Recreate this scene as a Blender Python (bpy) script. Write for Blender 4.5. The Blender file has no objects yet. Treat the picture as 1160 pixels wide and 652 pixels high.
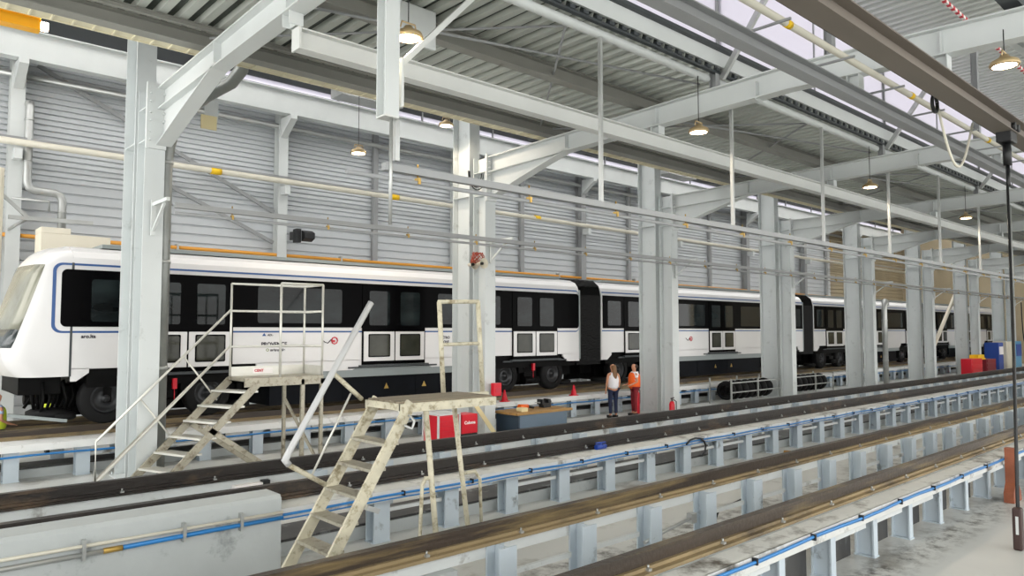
import bpy, bmesh, math, random
from mathutils import Vector, Matrix
random.seed(7)
C = bpy.context.scene.collection
PI = math.pi
V = Vector

# ------------------------------------------------------------------ materials
def lin(h):
    h = h.lstrip('#'); c = [int(h[i:i+2], 16)/255 for i in (0, 2, 4)]
    return [x/12.92 if x <= .04045 else ((x+.055)/1.055)**2.4 for x in c] + [1]
MATS = {}
def M(name, col, rough=.5, metal=0., var=0., scale=3., dirt=None, damt=.5, dscale=2., bump=0., spec=.5, stretch=(1,1,1), coat=0.):
    m = bpy.data.materials.new(name); m.use_nodes = True
    n = m.node_tree.nodes; l = m.node_tree.links
    p = n['Principled BSDF']
    p.inputs['Base Color'].default_value = lin(col); p.inputs['Roughness'].default_value = rough
    p.inputs['Metallic'].default_value = metal; p.inputs['Specular IOR Level'].default_value = spec
    p.inputs['Coat Weight'].default_value = coat
    g = n.new('ShaderNodeNewGeometry'); mp = n.new('ShaderNodeMapping'); mp.inputs['Scale'].default_value = stretch
    l.new(g.outputs['Position'], mp.inputs['Vector'])
    out = None
    if var > 0:
        t = n.new('ShaderNodeTexNoise'); t.inputs['Scale'].default_value = scale; t.inputs['Detail'].default_value = 4
        l.new(mp.outputs[0], t.inputs['Vector'])
        mr = n.new('ShaderNodeMapRange'); mr.inputs['From Min'].default_value = .3; mr.inputs['From Max'].default_value = .7
        mr.inputs['To Min'].default_value = 1-var; mr.inputs['To Max'].default_value = 1+var
        l.new(t.outputs['Fac'], mr.inputs['Value'])
        mx = n.new('ShaderNodeMix'); mx.data_type = 'RGBA'; mx.blend_type = 'MULTIPLY'; mx.inputs['Factor'].default_value = 1
        mx.inputs['A'].default_value = lin(col); l.new(mr.outputs[0], mx.inputs['B']); out = mx.outputs['Result']
    if dirt:
        t = n.new('ShaderNodeTexNoise'); t.inputs['Scale'].default_value = dscale; t.inputs['Detail'].default_value = 8; t.inputs['Roughness'].default_value = .65
        l.new(mp.outputs[0], t.inputs['Vector'])
        mr = n.new('ShaderNodeMapRange'); mr.inputs['From Min'].default_value = .62-.22*damt; mr.inputs['From Max'].default_value = .74-.14*damt
        l.new(t.outputs['Fac'], mr.inputs['Value'])
        mx = n.new('ShaderNodeMix'); mx.data_type = 'RGBA'; l.new(mr.outputs[0], mx.inputs['Factor'])
        if out: l.new(out, mx.inputs['A'])
        else: mx.inputs['A'].default_value = lin(col)
        mx.inputs['B'].default_value = lin(dirt); out = mx.outputs['Result']
    if out: l.new(out, p.inputs['Base Color'])
    if bump > 0:
        t = n.new('ShaderNodeTexNoise'); t.inputs['Scale'].default_value = 18; t.inputs['Detail'].default_value = 6
        l.new(g.outputs['Position'], t.inputs['Vector'])
        b = n.new('ShaderNodeBump'); b.inputs['Strength'].default_value = bump; b.inputs['Distance'].default_value = .02
        l.new(t.outputs['Fac'], b.inputs['Height']); l.new(b.outputs[0], p.inputs['Normal'])
    MATS[name] = m; return m
def EM(name, col, s):
    m = bpy.data.materials.new(name); m.use_nodes = True; p = m.node_tree.nodes['Principled BSDF']
    p.inputs['Base Color'].default_value = lin(col); p.inputs['Emission Color'].default_value = lin(col); p.inputs['Emission Strength'].default_value = s
    return m
steel   = M('painted_steel', '#cfd3d2', .45, 0, .04, 1.2)
steelb  = M('pale_blue_painted_steel', '#ced3d3', .45, 0, .04, 1.0, dirt='#b0b5b4', damt=.15, dscale=2.5)
beamw   = M('light_grey_beam_paint', '#d2d4d1', .45, 0, .04, 1.0)
olive   = M('olive_grey_beam_paint', '#8f8f88', .5, 0, .08, 1.0)
brownb  = M('dusty_brown_grey_beam', '#736b62', .55, 0, .12, 1.5, stretch=(.3,1,1))
greyb   = M('mid_grey_beam_paint', '#97999a', .45, 0, .05, 1.0)
cream   = M('cream_painted_tray', '#ddd6bb', .5, 0, .06, 2)
trough_shade    = M('painted_trough_shade', '#3f453f', .6, .1, .1, 30)  # recessed deck flats coloured darker, standing in for shade between the ribs
galv    = M('galvanised_deck', '#c2c6bf', .4, .35, .04, 1.0, stretch=(1,.15,1))
pipeg   = M('weathered_rain_pipe', '#8f928f', .4, .5, .12, 3)
galv2   = M('galvanised_pipe', '#b8bab8', .35, .6, .08, 3)
clad    = M('grey_wall_cladding', '#c6cacd', .45, .05, .05, .5, stretch=(.3,1,1))
cladd   = M('beige_wall_cladding', '#a79a80', .6, 0, .1, .5)
rail    = M('greasy_brown_rail', '#40362d', .42, .2, .25, 3, dirt='#85734f', damt=.5, dscale=1.6, bump=.3, stretch=(.25,1,4))
raild   = M('dark_greasy_rail', '#27221e', .42, .15, .3, 3, dirt='#5d4c3a', damt=.25, dscale=1.6, bump=.3, stretch=(.5,1,1))
dusty   = M('ochre_dusty_flange', '#8f7d5c', .6, 0, .2, 3, dirt='#4a4034', damt=.45, dscale=2, stretch=(.4,1,1))
post    = M('blue_grey_post_paint', '#bfcad2', .42, 0, .05, 2, dirt='#6b6f70', damt=.12, dscale=3)
lintel  = M('grey_lintel_paint', '#d0d4d3', .5, 0, .06, 2, dirt='#77736a', damt=.2, dscale=2.4)
ledgem  = M('pale_ledge_plate', '#cdceca', .55, 0, .08, 2, dirt='#57524a', damt=.38, dscale=2.0)
ledgew  = M('white_ledge_plate', '#e4e5e3', .5, 0, .04, 2, dirt='#9c9a94', damt=.1, dscale=3)
conc    = M('blue_grey_concrete', '#b3b8b8', .65, 0, .05, 2, dirt='#8a8e8e', damt=.08, dscale=2.4, bump=.15)
stain   = M('oil_stained_plate', '#3d3c3b', .5, 0, .35, 2.5, dirt='#8d908f', damt=.22, dscale=3, stretch=(1,1,.4))
white   = M('white_train_paint', '#dedddd', .25, 0, .015, .6, coat=.3)
black   = M('gloss_black_band', '#030304', .3, 0, spec=.03)
glass   = M('dark_window_glass', '#151b1c', .04, 0, var=.9, scale=.9, spec=.2, stretch=(1,1,2.5))  # mottled base colour stands in for uneven reflections in the panes
glassl  = M('lower_door_glass', '#34352c', .08, 0, var=.5, scale=1.3, spec=.25)
wind    = M('windscreen_glass', '#8c8c7d', .08, .15, var=.28, scale=1.6, spec=.8, stretch=(1,1,.6))
dash    = M('cab_dashboard_glass', '#3c4244', .1, 0, var=.3, scale=4, spec=.8)
blue    = M('stripe_blue', '#1f4f8e', .35)
skirt   = M('grey_skirt_paint', '#8e9696', .4, 0, .05, 1)
under   = M('navy_underframe_paint', '#090c12', .6, 0, .3, 2, spec=.12)
dark    = M('black_running_gear', '#060606', .6, 0, .4, 4, spec=.12)
rubber  = M('tyre_rubber', '#101011', .7, spec=.25)
rim     = M('dark_wheel_rim', '#2c2d2f', .35, .5)
bellow  = M('black_bellows_rubber', '#050505', .25, 0, bump=.9, spec=.12)
alu     = M('dirty_aluminium', '#aca797', .45, .45, .15, 5, dirt='#7a7160', damt=.55, dscale=10)
aluc    = M('pale_aluminium_tube', '#d6d5cd', .35, .35, .06, 5)
rustw   = M('stained_ivory_steel', '#c2bca6', .5, 0, .15, 6, dirt='#877c60', damt=.5, dscale=11)
deckwood= M('worn_platform_board', '#756b59', .6, 0, .22, 5, stretch=(.4,2,1))
greytube= M('grey_plastic_tube', '#bfc0c0', .35)
hose    = M('blue_air_hose', '#2276b8', .35)
hosed   = M('dark_blue_fitting', '#1c3f96', .4)
orangep = M('ochre_gas_pipe', '#d9962f', .4)
pipew   = M('ivory_pipe', '#d0ccbd', .35, 0, .05, 2)
yellow  = M('yellow_marker', '#f2c40f', .5)
brass   = M('brass_clamp', '#b3934c', .35, .5)
red     = M('red_paint', '#d3142b', .35)
redd    = M('dark_red_trouser', '#7c1520', .8)
orangev = M('orange_hi_vis', '#f4661c', .7)
yellv   = M('yellow_hi_vis', '#cfe03a', .7)
shirtb  = M('pale_blue_shirt', '#a9bddb', .8)
reflect = M('silver_reflective_tape', '#f0f0ea', .4)
skin    = M('skin', '#c98f70', .55)
hairb   = M('light_brown_hair', '#7a5636', .6)
haird   = M('dark_brown_hair', '#3c2a20', .6)
whitef  = M('white_fabric', '#e9e6ea', .8)
navy    = M('navy_fabric', '#1b2340', .85)
blackp  = M('black_plastic', '#17181a', .45)
woodt   = M('worn_wood_top', '#a9824a', .55, 0, .2, 6, stretch=(.3,2,1))
benchm  = M('slate_blue_cabinet', '#66788a', .45, 0, .04, 2)
benchd  = M('dark_slate_cabinet', '#2c3c4c', .45)
orangeo = M('orange_tool_plastic', '#ee6a12', .4)
yellowc = M('yellow_crane_paint', '#f3ae14', .4)
bluec   = M('blue_cabinet_paint', '#274a9c', .4)
cyanc   = M('light_blue_cabinet', '#5f9fc4', .4)
creamc  = M('cream_cabinet_paint', '#d9d3c2', .5)
woodbar = M('pale_timber', '#ddcfa0', .6)
letm    = M('dark_lettering', '#2a2530', .6)
letg    = M('olive_lettering', '#8a9460', .6)
letr    = M('red_lettering', '#c8283a', .5)
letw    = M('white_lettering', '#f4f0ee', .5)
copper  = M('red_wire', '#b5482c', .5)
lampem  = EM('lamp_lens', '#ffe2bd', 14)
lampmet = M('lamp_housing_metal', '#b9a27a', .35, .5)
ductm   = M('dark_duct', '#3a3f42', .5)

# floor
fl = M('workshop_floor', '#c9cac6', .38, 0, .06, .7, dirt='#8f8c84', damt=.3, dscale=.9, bump=.05)
def floor_dirt(m):
    nt = m.node_tree; n = nt.nodes; l = nt.links; p = n['Principled BSDF']; src = p.inputs['Base Color'].links[0].from_socket
    g = n.new('ShaderNodeNewGeometry'); sp = n.new('ShaderNodeSeparateXYZ'); l.new(g.outputs['Position'], sp.inputs[0])
    acc = None
    for yc, w_ in ((3.45, .38), (5.95, .5), (7.75, .5), (4.7, .5)):
        a = n.new('ShaderNodeMath'); a.operation = 'SUBTRACT'; l.new(sp.outputs['Y'], a.inputs[0]); a.inputs[1].default_value = yc
        b = n.new('ShaderNodeMath'); b.operation = 'ABSOLUTE'; l.new(a.outputs[0], b.inputs[0])
        c = n.new('ShaderNodeMapRange'); c.inputs['From Min'].default_value = w_; c.inputs['From Max'].default_value = .05; l.new(b.outputs[0], c.inputs['Value'])
        if acc is None: acc = c.outputs[0]
        else:
            x = n.new('ShaderNodeMath'); x.operation = 'MAXIMUM'; l.new(acc, x.inputs[0]); l.new(c.outputs[0], x.inputs[1]); acc = x.outputs[0]
    t = n.new('ShaderNodeTexNoise'); t.inputs['Scale'].default_value = 3.2; t.inputs['Detail'].default_value = 9; t.inputs['Roughness'].default_value = .75; l.new(g.outputs['Position'], t.inputs['Vector'])
    r = n.new('ShaderNodeMapRange'); r.inputs['From Min'].default_value = .47; r.inputs['From Max'].default_value = .62; l.new(t.outputs['Fac'], r.inputs['Value'])
    k = n.new('ShaderNodeMath'); k.operation = 'MULTIPLY'; l.new(acc, k.inputs[0]); l.new(r.outputs[0], k.inputs[1])
    mx = n.new('ShaderNodeMix'); mx.data_type = 'RGBA'; l.new(k.outputs[0], mx.inputs['Factor']); l.new(src, mx.inputs['A']); mx.inputs['B'].default_value = lin('#57524b')
    l.new(mx.outputs['Result'], p.inputs['Base Color'])
floor_dirt(fl)
# translucent glazing
gz = bpy.data.materials.new('opal_glazing'); gz.use_nodes = True
n = gz.node_tree.nodes; l = gz.node_tree.links; n.clear()
o = n.new('ShaderNodeOutputMaterial'); t = n.new('ShaderNodeBsdfTranslucent'); d = n.new('ShaderNodeBsdfDiffuse'); mx = n.new('ShaderNodeMixShader')
t.inputs['Color'].default_value = (.60, .59, .64, 1); d.inputs['Color'].default_value = (.7, .69, .74, 1); mx.inputs[0].default_value = .2
l.new(t.outputs[0], mx.inputs[1]); l.new(d.outputs[0], mx.inputs[2]); l.new(mx.outputs[0], o.inputs[0])

gz2 = gz.copy(); gz2.name = 'added_opal_rooflight'  # brighter copy for the rooflights added over the train bay
for q in gz2.node_tree.nodes:
    if q.type == 'BSDF_TRANSLUCENT': q.inputs['Color'].default_value = (.9, .9, .9, 1)
# ------------------------------------------------------------------ mesh builder
class MB:
    def __init__(s): s.v = []; s.f = []; s.mi = []; s.sm = []
    def add(s, vs, fs, mi=0, smooth=False):
        b = len(s.v); s.v += [V(x) for x in vs]
        for f in fs: s.f.append([b+i for i in f]); s.mi.append(mi); s.sm.append(smooth)
        return s
    def box(s, x0, x1, y0, y1, z0, z1, mi=0):
        vs = [(x, y, z) for z in (z0, z1) for y in (y0, y1) for x in (x0, x1)]
        return s.add(vs, [(0,2,3,1), (4,5,7,6), (0,1,5,4), (2,6,7,3), (0,4,6,2), (1,3,7,5)], mi)
    def bar(s, p0, p1, w, h, up=(0,0,1), ou=0., os=0., mi=0):
        p0 = V(p0); p1 = V(p1); d = (p1-p0).normalized(); up = V(up)
        sd = d.cross(up)
        if sd.length < 1e-4: up = V((0,1,0)); sd = d.cross(up)
        sd.normalize(); u = sd.cross(d)
        vs = []
        for p in (p0, p1):
            for a, b in ((-1,-1), (1,-1), (1,1), (-1,1)):
                vs.append(p + sd*(a*w/2+os) + u*(b*h/2+ou))
        return s.add(vs, [(0,1,2,3), (7,6,5,4), (0,4,5,1), (1,5,6,2), (2,6,7,3), (3,7,4,0)], mi)
    def ibeam(s, p0, p1, h, w, tf=.02, tw=.012, up=(0,0,1), mi=0):
        s.bar(p0, p1, w, tf, up, ou=h/2-tf/2, mi=mi); s.bar(p0, p1, w, tf, up, ou=-h/2+tf/2, mi=mi)
        return s.bar(p0, p1, tw, h-2*tf, up, mi=mi)
    def tube(s, pts, r, seg=10, mi=0, cap=True):
        pts = [V(p) for p in pts]; rs = r if isinstance(r, (list, tuple)) else [r]*len(pts)
        vs = []; n = len(pts); prev = None
        for i, p in enumerate(pts):
            d = (pts[min(i+1, n-1)]-pts[max(i-1, 0)]).normalized()
            if prev is None:
                a = d.cross(V((0,0,1)))
                if a.length < 1e-3: a = d.cross(V((0,1,0)))
            else: a = prev - d*prev.dot(d)
            a.normalize(); prev = a; b = d.cross(a)
            k = 1.
            if 0 < i < n-1:
                c = (pts[i]-pts[i-1]).normalized().dot((pts[i+1]-pts[i]).normalized())
                k = 1/max(.5, math.sqrt(max(0, (1+c)/2)))
            for j in range(seg):
                t = 2*PI*j/seg; vs.append(p + (a*math.cos(t)+b*math.sin(t))*rs[i]*k)
        fs = []
        for i in range(n-1):
            for j in range(seg):
                k = (j+1) % seg; fs.append((i*seg+j, i*seg+k, (i+1)*seg+k, (i+1)*seg+j))
        s.add(vs, fs, mi, True)
        if cap:
            b = len(s.v)-len(vs)
            s.f += [[b+j for j in range(seg)][::-1], [b+(n-1)*seg+j for j in range(seg)]]; s.mi += [mi, mi]; s.sm += [False, False]
        return s
    def prism(s, poly, a0, a1, axis='x', mi=0):
        # poly: 2-D points; axis x -> (y,z), y -> (x,z), z -> (x,y)
        def P(q, a): return (a, q[0], q[1]) if axis == 'x' else ((q[0], a, q[1]) if axis == 'y' else (q[0], q[1], a))
        n = len(poly); vs = [P(q, a0) for q in poly] + [P(q, a1) for q in poly]
        fs = [list(range(n))[::-1], list(range(n, 2*n))] + [(i, (i+1) % n, n+(i+1) % n, n+i) for i in range(n)]
        return s.add(vs, fs, mi)
    def lathe(s, prof, c, axis='z', seg=20, mi=0):
        c = V(c); vs = []; n = len(prof)
        for j in range(seg):
            t = 2*PI*j/seg; ca, sa = math.cos(t), math.sin(t)
            for r, h in prof:
                p = (r*ca, r*sa, h) if axis == 'z' else ((r*ca, h, r*sa) if axis == 'y' else (h, r*ca, r*sa))
                vs.append(c+V(p))
        fs = []
        for j in range(seg):
            k = (j+1) % seg
            for i in range(n-1): fs.append((j*n+i, k*n+i, k*n+i+1, j*n+i+1))
        return s.add(vs, fs, mi, True)
    def build(s, name, mats, parent=None, origin=None, bevel=0., sol=0.):
        used = sorted({i for f in s.f for i in f}); mp = {q: k for k, q in enumerate(used)}
        s.v = [s.v[i] for i in used]; s.f = [[mp[i] for i in f] for f in s.f]
        me = bpy.data.meshes.new(name)
        if origin is None:
            if parent is not None: origin = parent['_o']
            else:
                xs = [v.x for v in s.v]; ys = [v.y for v in s.v]; zs = [v.z for v in s.v]
                origin = ((min(xs)+max(xs))/2, (min(ys)+max(ys))/2, min(zs))
        origin = V(origin)
        me.from_pydata([v-origin for v in s.v], [], s.f)
        for m in (mats if isinstance(mats, (list, tuple)) else [mats]): me.materials.append(m)
        me.polygons.foreach_set('material_index', s.mi); me.polygons.foreach_set('use_smooth', s.sm)
        me.update()
        bm = bmesh.new(); bm.from_mesh(me); bmesh.ops.recalc_face_normals(bm, faces=bm.faces); bm.to_mesh(me); bm.free()
        o = bpy.data.objects.new(name, me); C.objects.link(o); o['_o'] = list(origin)
        if parent is not None:
            o.parent = parent; o.location = origin - V(parent['_o'])
        else: o.location = origin
        if bevel:
            b = o.modifiers.new('bevel', 'BEVEL'); b.width = bevel; b.segments = 2; b.limit_method = 'ANGLE'
        if sol:
            b = o.modifiers.new('solid', 'SOLIDIFY'); b.thickness = sol
        return o
def rrect(x0, x1, z0, z1, r, n=5):
    out = []
    for cx, cz, a in ((x1-r, z0+r, -PI/2), (x1-r, z1-r, 0), (x0+r, z1-r, PI/2), (x0+r, z0+r, PI)):
        for i in range(n+1):
            t = a+PI/2*i/n; out.append((cx+r*math.cos(t), cz+r*math.sin(t)))
    return out
def tag(o, label, cat, group=None, kind=None):
    o['label'] = label; o['category'] = cat
    if group: o['group'] = group
    if kind: o['kind'] = kind
    return o
def thing(name, loc, label, cat, group=None):
    o = bpy.data.objects.new(name, None); C.objects.link(o); o.location = loc; o['_o'] = list(loc); o.empty_display_size = .2
    return tag(o, label, cat, group)
def struct(o): o['kind'] = 'structure'; return o
def dup(o, delta, parent=None):
    c = o.copy(); C.objects.link(c)
    if parent is not None: c.parent = parent
    else: c.location = o.location + V(delta)
    c['_o'] = [a+b for a, b in zip(o['_o'], delta)]
    for ch in list(o.children): dup(ch, delta, c)
    return c
ORD = ['first','second','third','fourth','fifth','sixth','seventh','eighth','ninth','tenth','eleventh','twelfth','thirteenth','fourteenth','fifteenth','sixteenth']
def text(name, s, size, loc, rot, mat, parent, extrude=.002, align='LEFT'):
    cu = bpy.data.curves.new(name, 'FONT'); cu.body = s; cu.size = size; cu.extrude = extrude; cu.offset = .03*size; cu.align_x = align
    t = bpy.data.objects.new(name+'_tmp', cu); C.objects.link(t)
    dg = bpy.context.evaluated_depsgraph_get(); me = bpy.data.meshes.new_from_object(t.evaluated_get(dg))
    bpy.data.objects.remove(t); me.materials.clear(); me.materials.append(mat)
    o = bpy.data.objects.new(name, me); C.objects.link(o); o.rotation_euler = rot; o['_o'] = list(loc)
    o.parent = parent; o.location = V(loc)-V(parent['_o'])
    return o
FACE = (PI/2, 0, 0)   # lettering facing -Y

XE = 72.0
# ================================================================== SETTING
struct(MB().add([(-10,-16,0),(XE,-16,0),(XE,26,0),(-10,26,0),(-10,-16,-.3),(XE,-16,-.3),(XE,26,-.3),(-10,26,-.3)],
     [(0,1,2,3),(7,6,5,4),(0,4,5,1),(1,5,6,2),(2,6,7,3),(3,7,4,0)]).build('floor', fl))

def corrug(x0, x1, zs, yb, depth):
    vs = []; fs = []
    for i, (z, d) in enumerate(zs):
        vs += [(x0, yb+d*depth, z), (x1, yb+d*depth, z)]
        if i: fs.append((2*i-2, 2*i-1, 2*i+1, 2*i))
    return vs, fs
def wall_prof(z0, z1):
    zs = []; z = z0
    while z < z1:
        p = .30 if z < 6.9 else .17
        g = .035 if z < 6.9 else .03
        zs += [(z, 0), (z+p-g*2, .25), (z+p-g*1.5, 1), (z+p-g*.4, 1)]; z += p
    return zs
b = MB(); vs, fs = corrug(-10, 57, wall_prof(0, 11.35), 25.45, .06); b.add(vs, fs)
b.box(-10, 57, 25.55, 25.65, 0, 11.5)
struct(b.build('wall_back', clad))
b = MB(); vs, fs = corrug(57, XE, wall_prof(0, 11.35), 25.45, .06); b.add(vs, fs); b.box(57, XE, 25.55, 25.65, 0, 11.5)
struct(b.build('wall_back_end', cladd))
struct(MB().box(9, XE, 25.5, 25.54, 11.5, 11.9).build('window_1', gz))
struct(MB().box(-10, XE, 25.45, 25.65, 11.9, 13.0).box(-10, 9, 25.45, 25.65, 11.36, 11.9).build('trim_1', ductm))
b = MB()
x = 10
while x < XE:
    b.box(x, x+.06, 25.42, 25.5, 11.4, 12.05); x += 4
struct(b.build('window_frame', greyb))
struct(MB().box(XE, XE+.2, -16, 26, 0, 13).build('wall_far', cladd))
# high wall above the low roof edge, between the bays
struct(MB().box(-10, XE, 12.55, 12.65, 7.75, 13).build('wall_between', greyb))

def deck_profile(x0, x1):
    P = .31; pts = []; x = x0
    while x < x1:
        pts += [(x, 0), (x+.12, 0), (x+.145, .085), (x+.285, .085)]; x += P
    return pts
def deck(name, x0, x1, y0, y1, z, m):
    pts = deck_profile(x0, x1); vs = []; fs = []; ft = []
    for i, (x, h) in enumerate(pts):
        vs += [(x, y0, z+h), (x, y1, z+h)]
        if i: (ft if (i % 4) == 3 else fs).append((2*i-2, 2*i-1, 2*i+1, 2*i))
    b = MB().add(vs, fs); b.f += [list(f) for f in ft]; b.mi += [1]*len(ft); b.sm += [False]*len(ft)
    o = b.build(name, [m, trough_shade], sol=.006); struct(o); return o
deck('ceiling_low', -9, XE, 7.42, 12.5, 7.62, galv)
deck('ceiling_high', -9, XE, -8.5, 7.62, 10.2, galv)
struct(MB().box(-9, XE, 7.42, 12.5, 7.76, 7.82).build('ceiling_low_insulation', greyb))
struct(MB().box(-9, XE, -8.5, 7.62, 10.34, 10.40).build('ceiling_high_insulation', greyb))
# upper bay roof, with two unseen rooflights added to light wall and train
for i, (a, c) in enumerate(((12.6, 15.2), (18.2, 20.2), (23.2, 25.6))):
    struct(MB().box(-10, XE, a, c, 12.95, 13.1).build('ceiling_upper_bay', greyb))
for i, (a, c) in enumerate(((15.2, 18.2), (20.2, 23.2))):
    struct(MB().box(-10, XE, a, c, 12.98, 13.02).build('window_%d' % (i+3), gz2))

# sawtooth glazing between the low roof and the high roof
struct(MB().box(-9, XE, 7.40, 7.46, 7.72, 8.0).build('trim_2', steel))
struct(MB().box(-9, XE, 7.30, 7.46, 8.0, 8.07).build('trim_3', ductm))
struct(MB().box(-9, XE, 7.42, 7.445, 8.07, 10.2).build('window_2', gz))
b = MB(); x = -8
while x < XE: b.box(x, x+.03, 7.38, 7.415, 8.07, 10.2); x += 4.0
struct(b.build('window_frame', greyb))

# ================================================================== COLUMNS, RAFTERS
NC = 8
CX = [4.06, 12.06] + [20+8*i for i in range(NC-2)]
where = ['nearest the train cab, beside the wide mobile stairs', 'carrying the twin horns, behind the high work platform', 'beside the two standing people',
         'beside the rack of dark coils', 'left of the drainpipe in the middle distance', 'just right of the bright drainpipe in the far row',
         'with the pale diagonal bar behind it', 'furthest of the row, behind the hanging cable loops']
def hcol(b, x, y0, y1, z0, z1, w, t=.02):
    b.box(x-w/2, x+w/2, y0, y0+t, z0, z1); b.box(x-w/2, x+w/2, y1-t, y1, z0, z1); b.box(x-.008, x+.008, y0+t, y1-t, z0, z1)
for i, x in enumerate(CX):
    t = thing('steel_column', (x, 14.7, 0), 'tall twin grey H-section steel column %s' % where[i], 'column', 'twin steel columns between the bays')
    b = MB(); hcol(b, x, 14.02, 14.5, 0, 7.15, .34)
    for z in (6.15, 6.75): b.box(x-.16, x+.16, 14.04, 14.48, z, z+.02)
    b.build('front_shaft', steelb, t)
    b = MB(); hcol(b, x, 14.66, 15.36, 0, 12.9, .34)
    for z in (6.2, 10.4): b.box(x-.16, x+.16, 14.68, 15.34, z, z+.02)
    b.build('rear_shaft', steelb, t)
    b = MB(); b.box(x-.24, x+.24, 13.95, 15.44, 0, .03)
    for dx in (-.2, .2):
        for dy in (13.99, 14.58, 15.4): b.tube([(x+dx, dy, 0.02), (x+dx, dy, .08)], .015, 6)
    b.build('base_plate', steel, t)
    b = MB(); b.box(x-.17, x+.17, 13.97, 14.02, 6.0, 7.2)
    for z in (6.15, 6.3, 6.5, 6.65, 6.85, 7.0):
        for dx in (-.11, .11): b.tube([(x+dx, 13.9, z), (x+dx, 13.97, z)], .018, 6)
    b.build('bolted_end_plate', steel, t)
    # rafter, with haunch
    if i == 0: x += .13
    r = thing('roof_rafter', (x, 14.0, 6.3), 'haunched light grey roof rafter over the %s column from the left' % ORD[i], 'roof beam', 'cross rafters of the low roof')
    zt = lambda y: 7.12 + .02*(14-y) if y > 6 else 7.28 - .035*(6-y)
    b = MB()
    ys = [13.97, 6.0, -6.0]
    top = [(13.97, 7.12), (6, 7.32), (-6, 6.95)]
    bot = [(13.97, 6.74), (6, 6.92), (-6, 6.55)]
    b.prism(top + bot[::-1], x-.008, x+.008, 'x')
    for a, c in ((0, 1), (1, 2)):
        b.bar((x,)+top[a], (x,)+top[c], .26, .025); b.bar((x,)+bot[a], (x,)+bot[c], .26, .025)
    for y in (11.3, 8.8, 6.6, 3.6): b.box(x-.12, x+.12, y-.008, y+.008, (6.86 if y > 6 else 6.86), 7.2)
    b.build('beam', steel, r)
    b = MB()
    hp = [(13.97, 6.72), (11.2, 6.84), (11.9, 6.66), (12.8, 6.42), (13.97, 6.08)]
    b.prism(hp, x-.008, x+.008, 'x')
    for a, c in ((1, 2), (2, 3), (3, 4)): b.bar((x,)+hp[a], (x,)+hp[c], .26, .022)
    b.build('haunch', steel, r)
    for y in (8.83, 4.9, 3.62):
        b = MB(); b.ibeam((x, y, 6.62 if y < 8 else 6.68), (x, y, 6.9 if y > 4 else 6.84), .2, .2, .012, .01, up=(0, 1, 0)); b.build('hanger_stub', steel, r)
    # monitor post and brace on the rafter
    for y, lo in ((7.5, 7.3), (5.3, 7.3)):
        b = MB(); b.ibeam((x, y, lo), (x, y, 10.15), .14, .14, .01, .008, up=(0, 1, 0)); b.build('roof_post', greyb, r)
    b = MB(); b.bar((x+.1, 7.4, 7.5), (x+.1, 5.5, 10.1), .08, .1); b.build('diagonal_brace', galv2, r)

# ================================================================== LONG BEAMS OF THE LOW BAY
def longbeam(name, y, z0, z1, w, m, label, x0=4.2, x1=XE-.3, cat='roof beam', group=None):
    b = MB(); b.ibeam((x0, y, (z0+z1)/2), (x1, y, (z0+z1)/2), z1-z0, w, .018, .012)
    return tag(b.build(name, m), label, cat, group)
t = thing('runway_beam', (4.25, 8.83, 6.3), 'light grey suspended beam ending beside the vertical mast under the low roof', 'crane beam', None)
b = MB(); b.ibeam((4.25, 8.83, 6.53), (XE-.4, 8.83, 6.53), .28, .2, .02, .014); b.build('beam', beamw, t)
b = MB(); b.box(4.23, 4.26, 8.72, 8.94, 6.38, 6.68); b.build('end_plate', beamw, t)
longbeam('runway_beam', 4.85, 6.40, 6.60, .2, greyb, 'wide mid grey crane beam running left of the ivory pipe', 1.5)
longbeam('runway_beam', 3.62, 6.28, 6.56, .30, brownb, 'dusty brown-grey crane beam carrying the hanging hook, topmost at right', 2.0)
longbeam('runway_beam', 2.7, 7.3, 7.75, .22, ductm, 'dark grey beam crossing the top right corner', 8.5)
longbeam('purlin', 9.3, 7.34, 7.60, .22, olive, 'brown-grey purlin midway under the low roof deck', -4)
t = thing('eaves_beam', (4, 12.3, 7.2), 'olive grey eaves beam with a cream slotted cable tray under the low roof edge', 'roof beam')
b = MB(); b.ibeam((-6, 12.2, 7.49), (XE-.4, 12.2, 7.49), .24, .26, .02, .016); b.build('beam', olive, t)
b = MB(); b.ibeam((-6, 11.8, 7.565), (XE-.4, 11.8, 7.565), .08, .08, .012, .012); b.build('edge_angle', olive, t)
b = MB(); b.box(-6, XE-.4, 12.36, 12.62, 7.40, 7.41); b.box(-6, XE-.4, 12.35, 12.37, 7.38, 7.46); b.box(-6, XE-.4, 12.61, 12.63, 7.38, 7.46)
x = -6
while x < XE-1: b.box(x, x+.03, 12.36, 12.62, 7.375, 7.40); x += .28
b.build('cable_tray', cream, t)
t = thing('edge_beam', (4, 7.5, 7.35), 'light grey tubular edge beam where the low roof meets the skylight', 'roof beam')
for i in range(-1, NC):
    xa = (CX[i] if i >= 0 else -4)+.12; xb = (CX[i+1] if i+1 < NC else XE-.5)-.14
    b = MB(); b.tube([(xa, 7.55, 7.47), (xa+.06, 7.55, 7.47), (xb-.06, 7.55, 7.47), (xb, 7.55, 7.47)], [.045, .075, .075, .045], 12); b.build('tube', steel, t)
b = MB(); b.box(-6, XE-.4, 7.42, 7.5, 7.58, 7.62)
x = -6
while x < XE-1: b.box(x, x+.12, 7.40, 7.52, 7.62, 7.68); x += .31
b.build('closure_strip', ductm, t)
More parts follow.
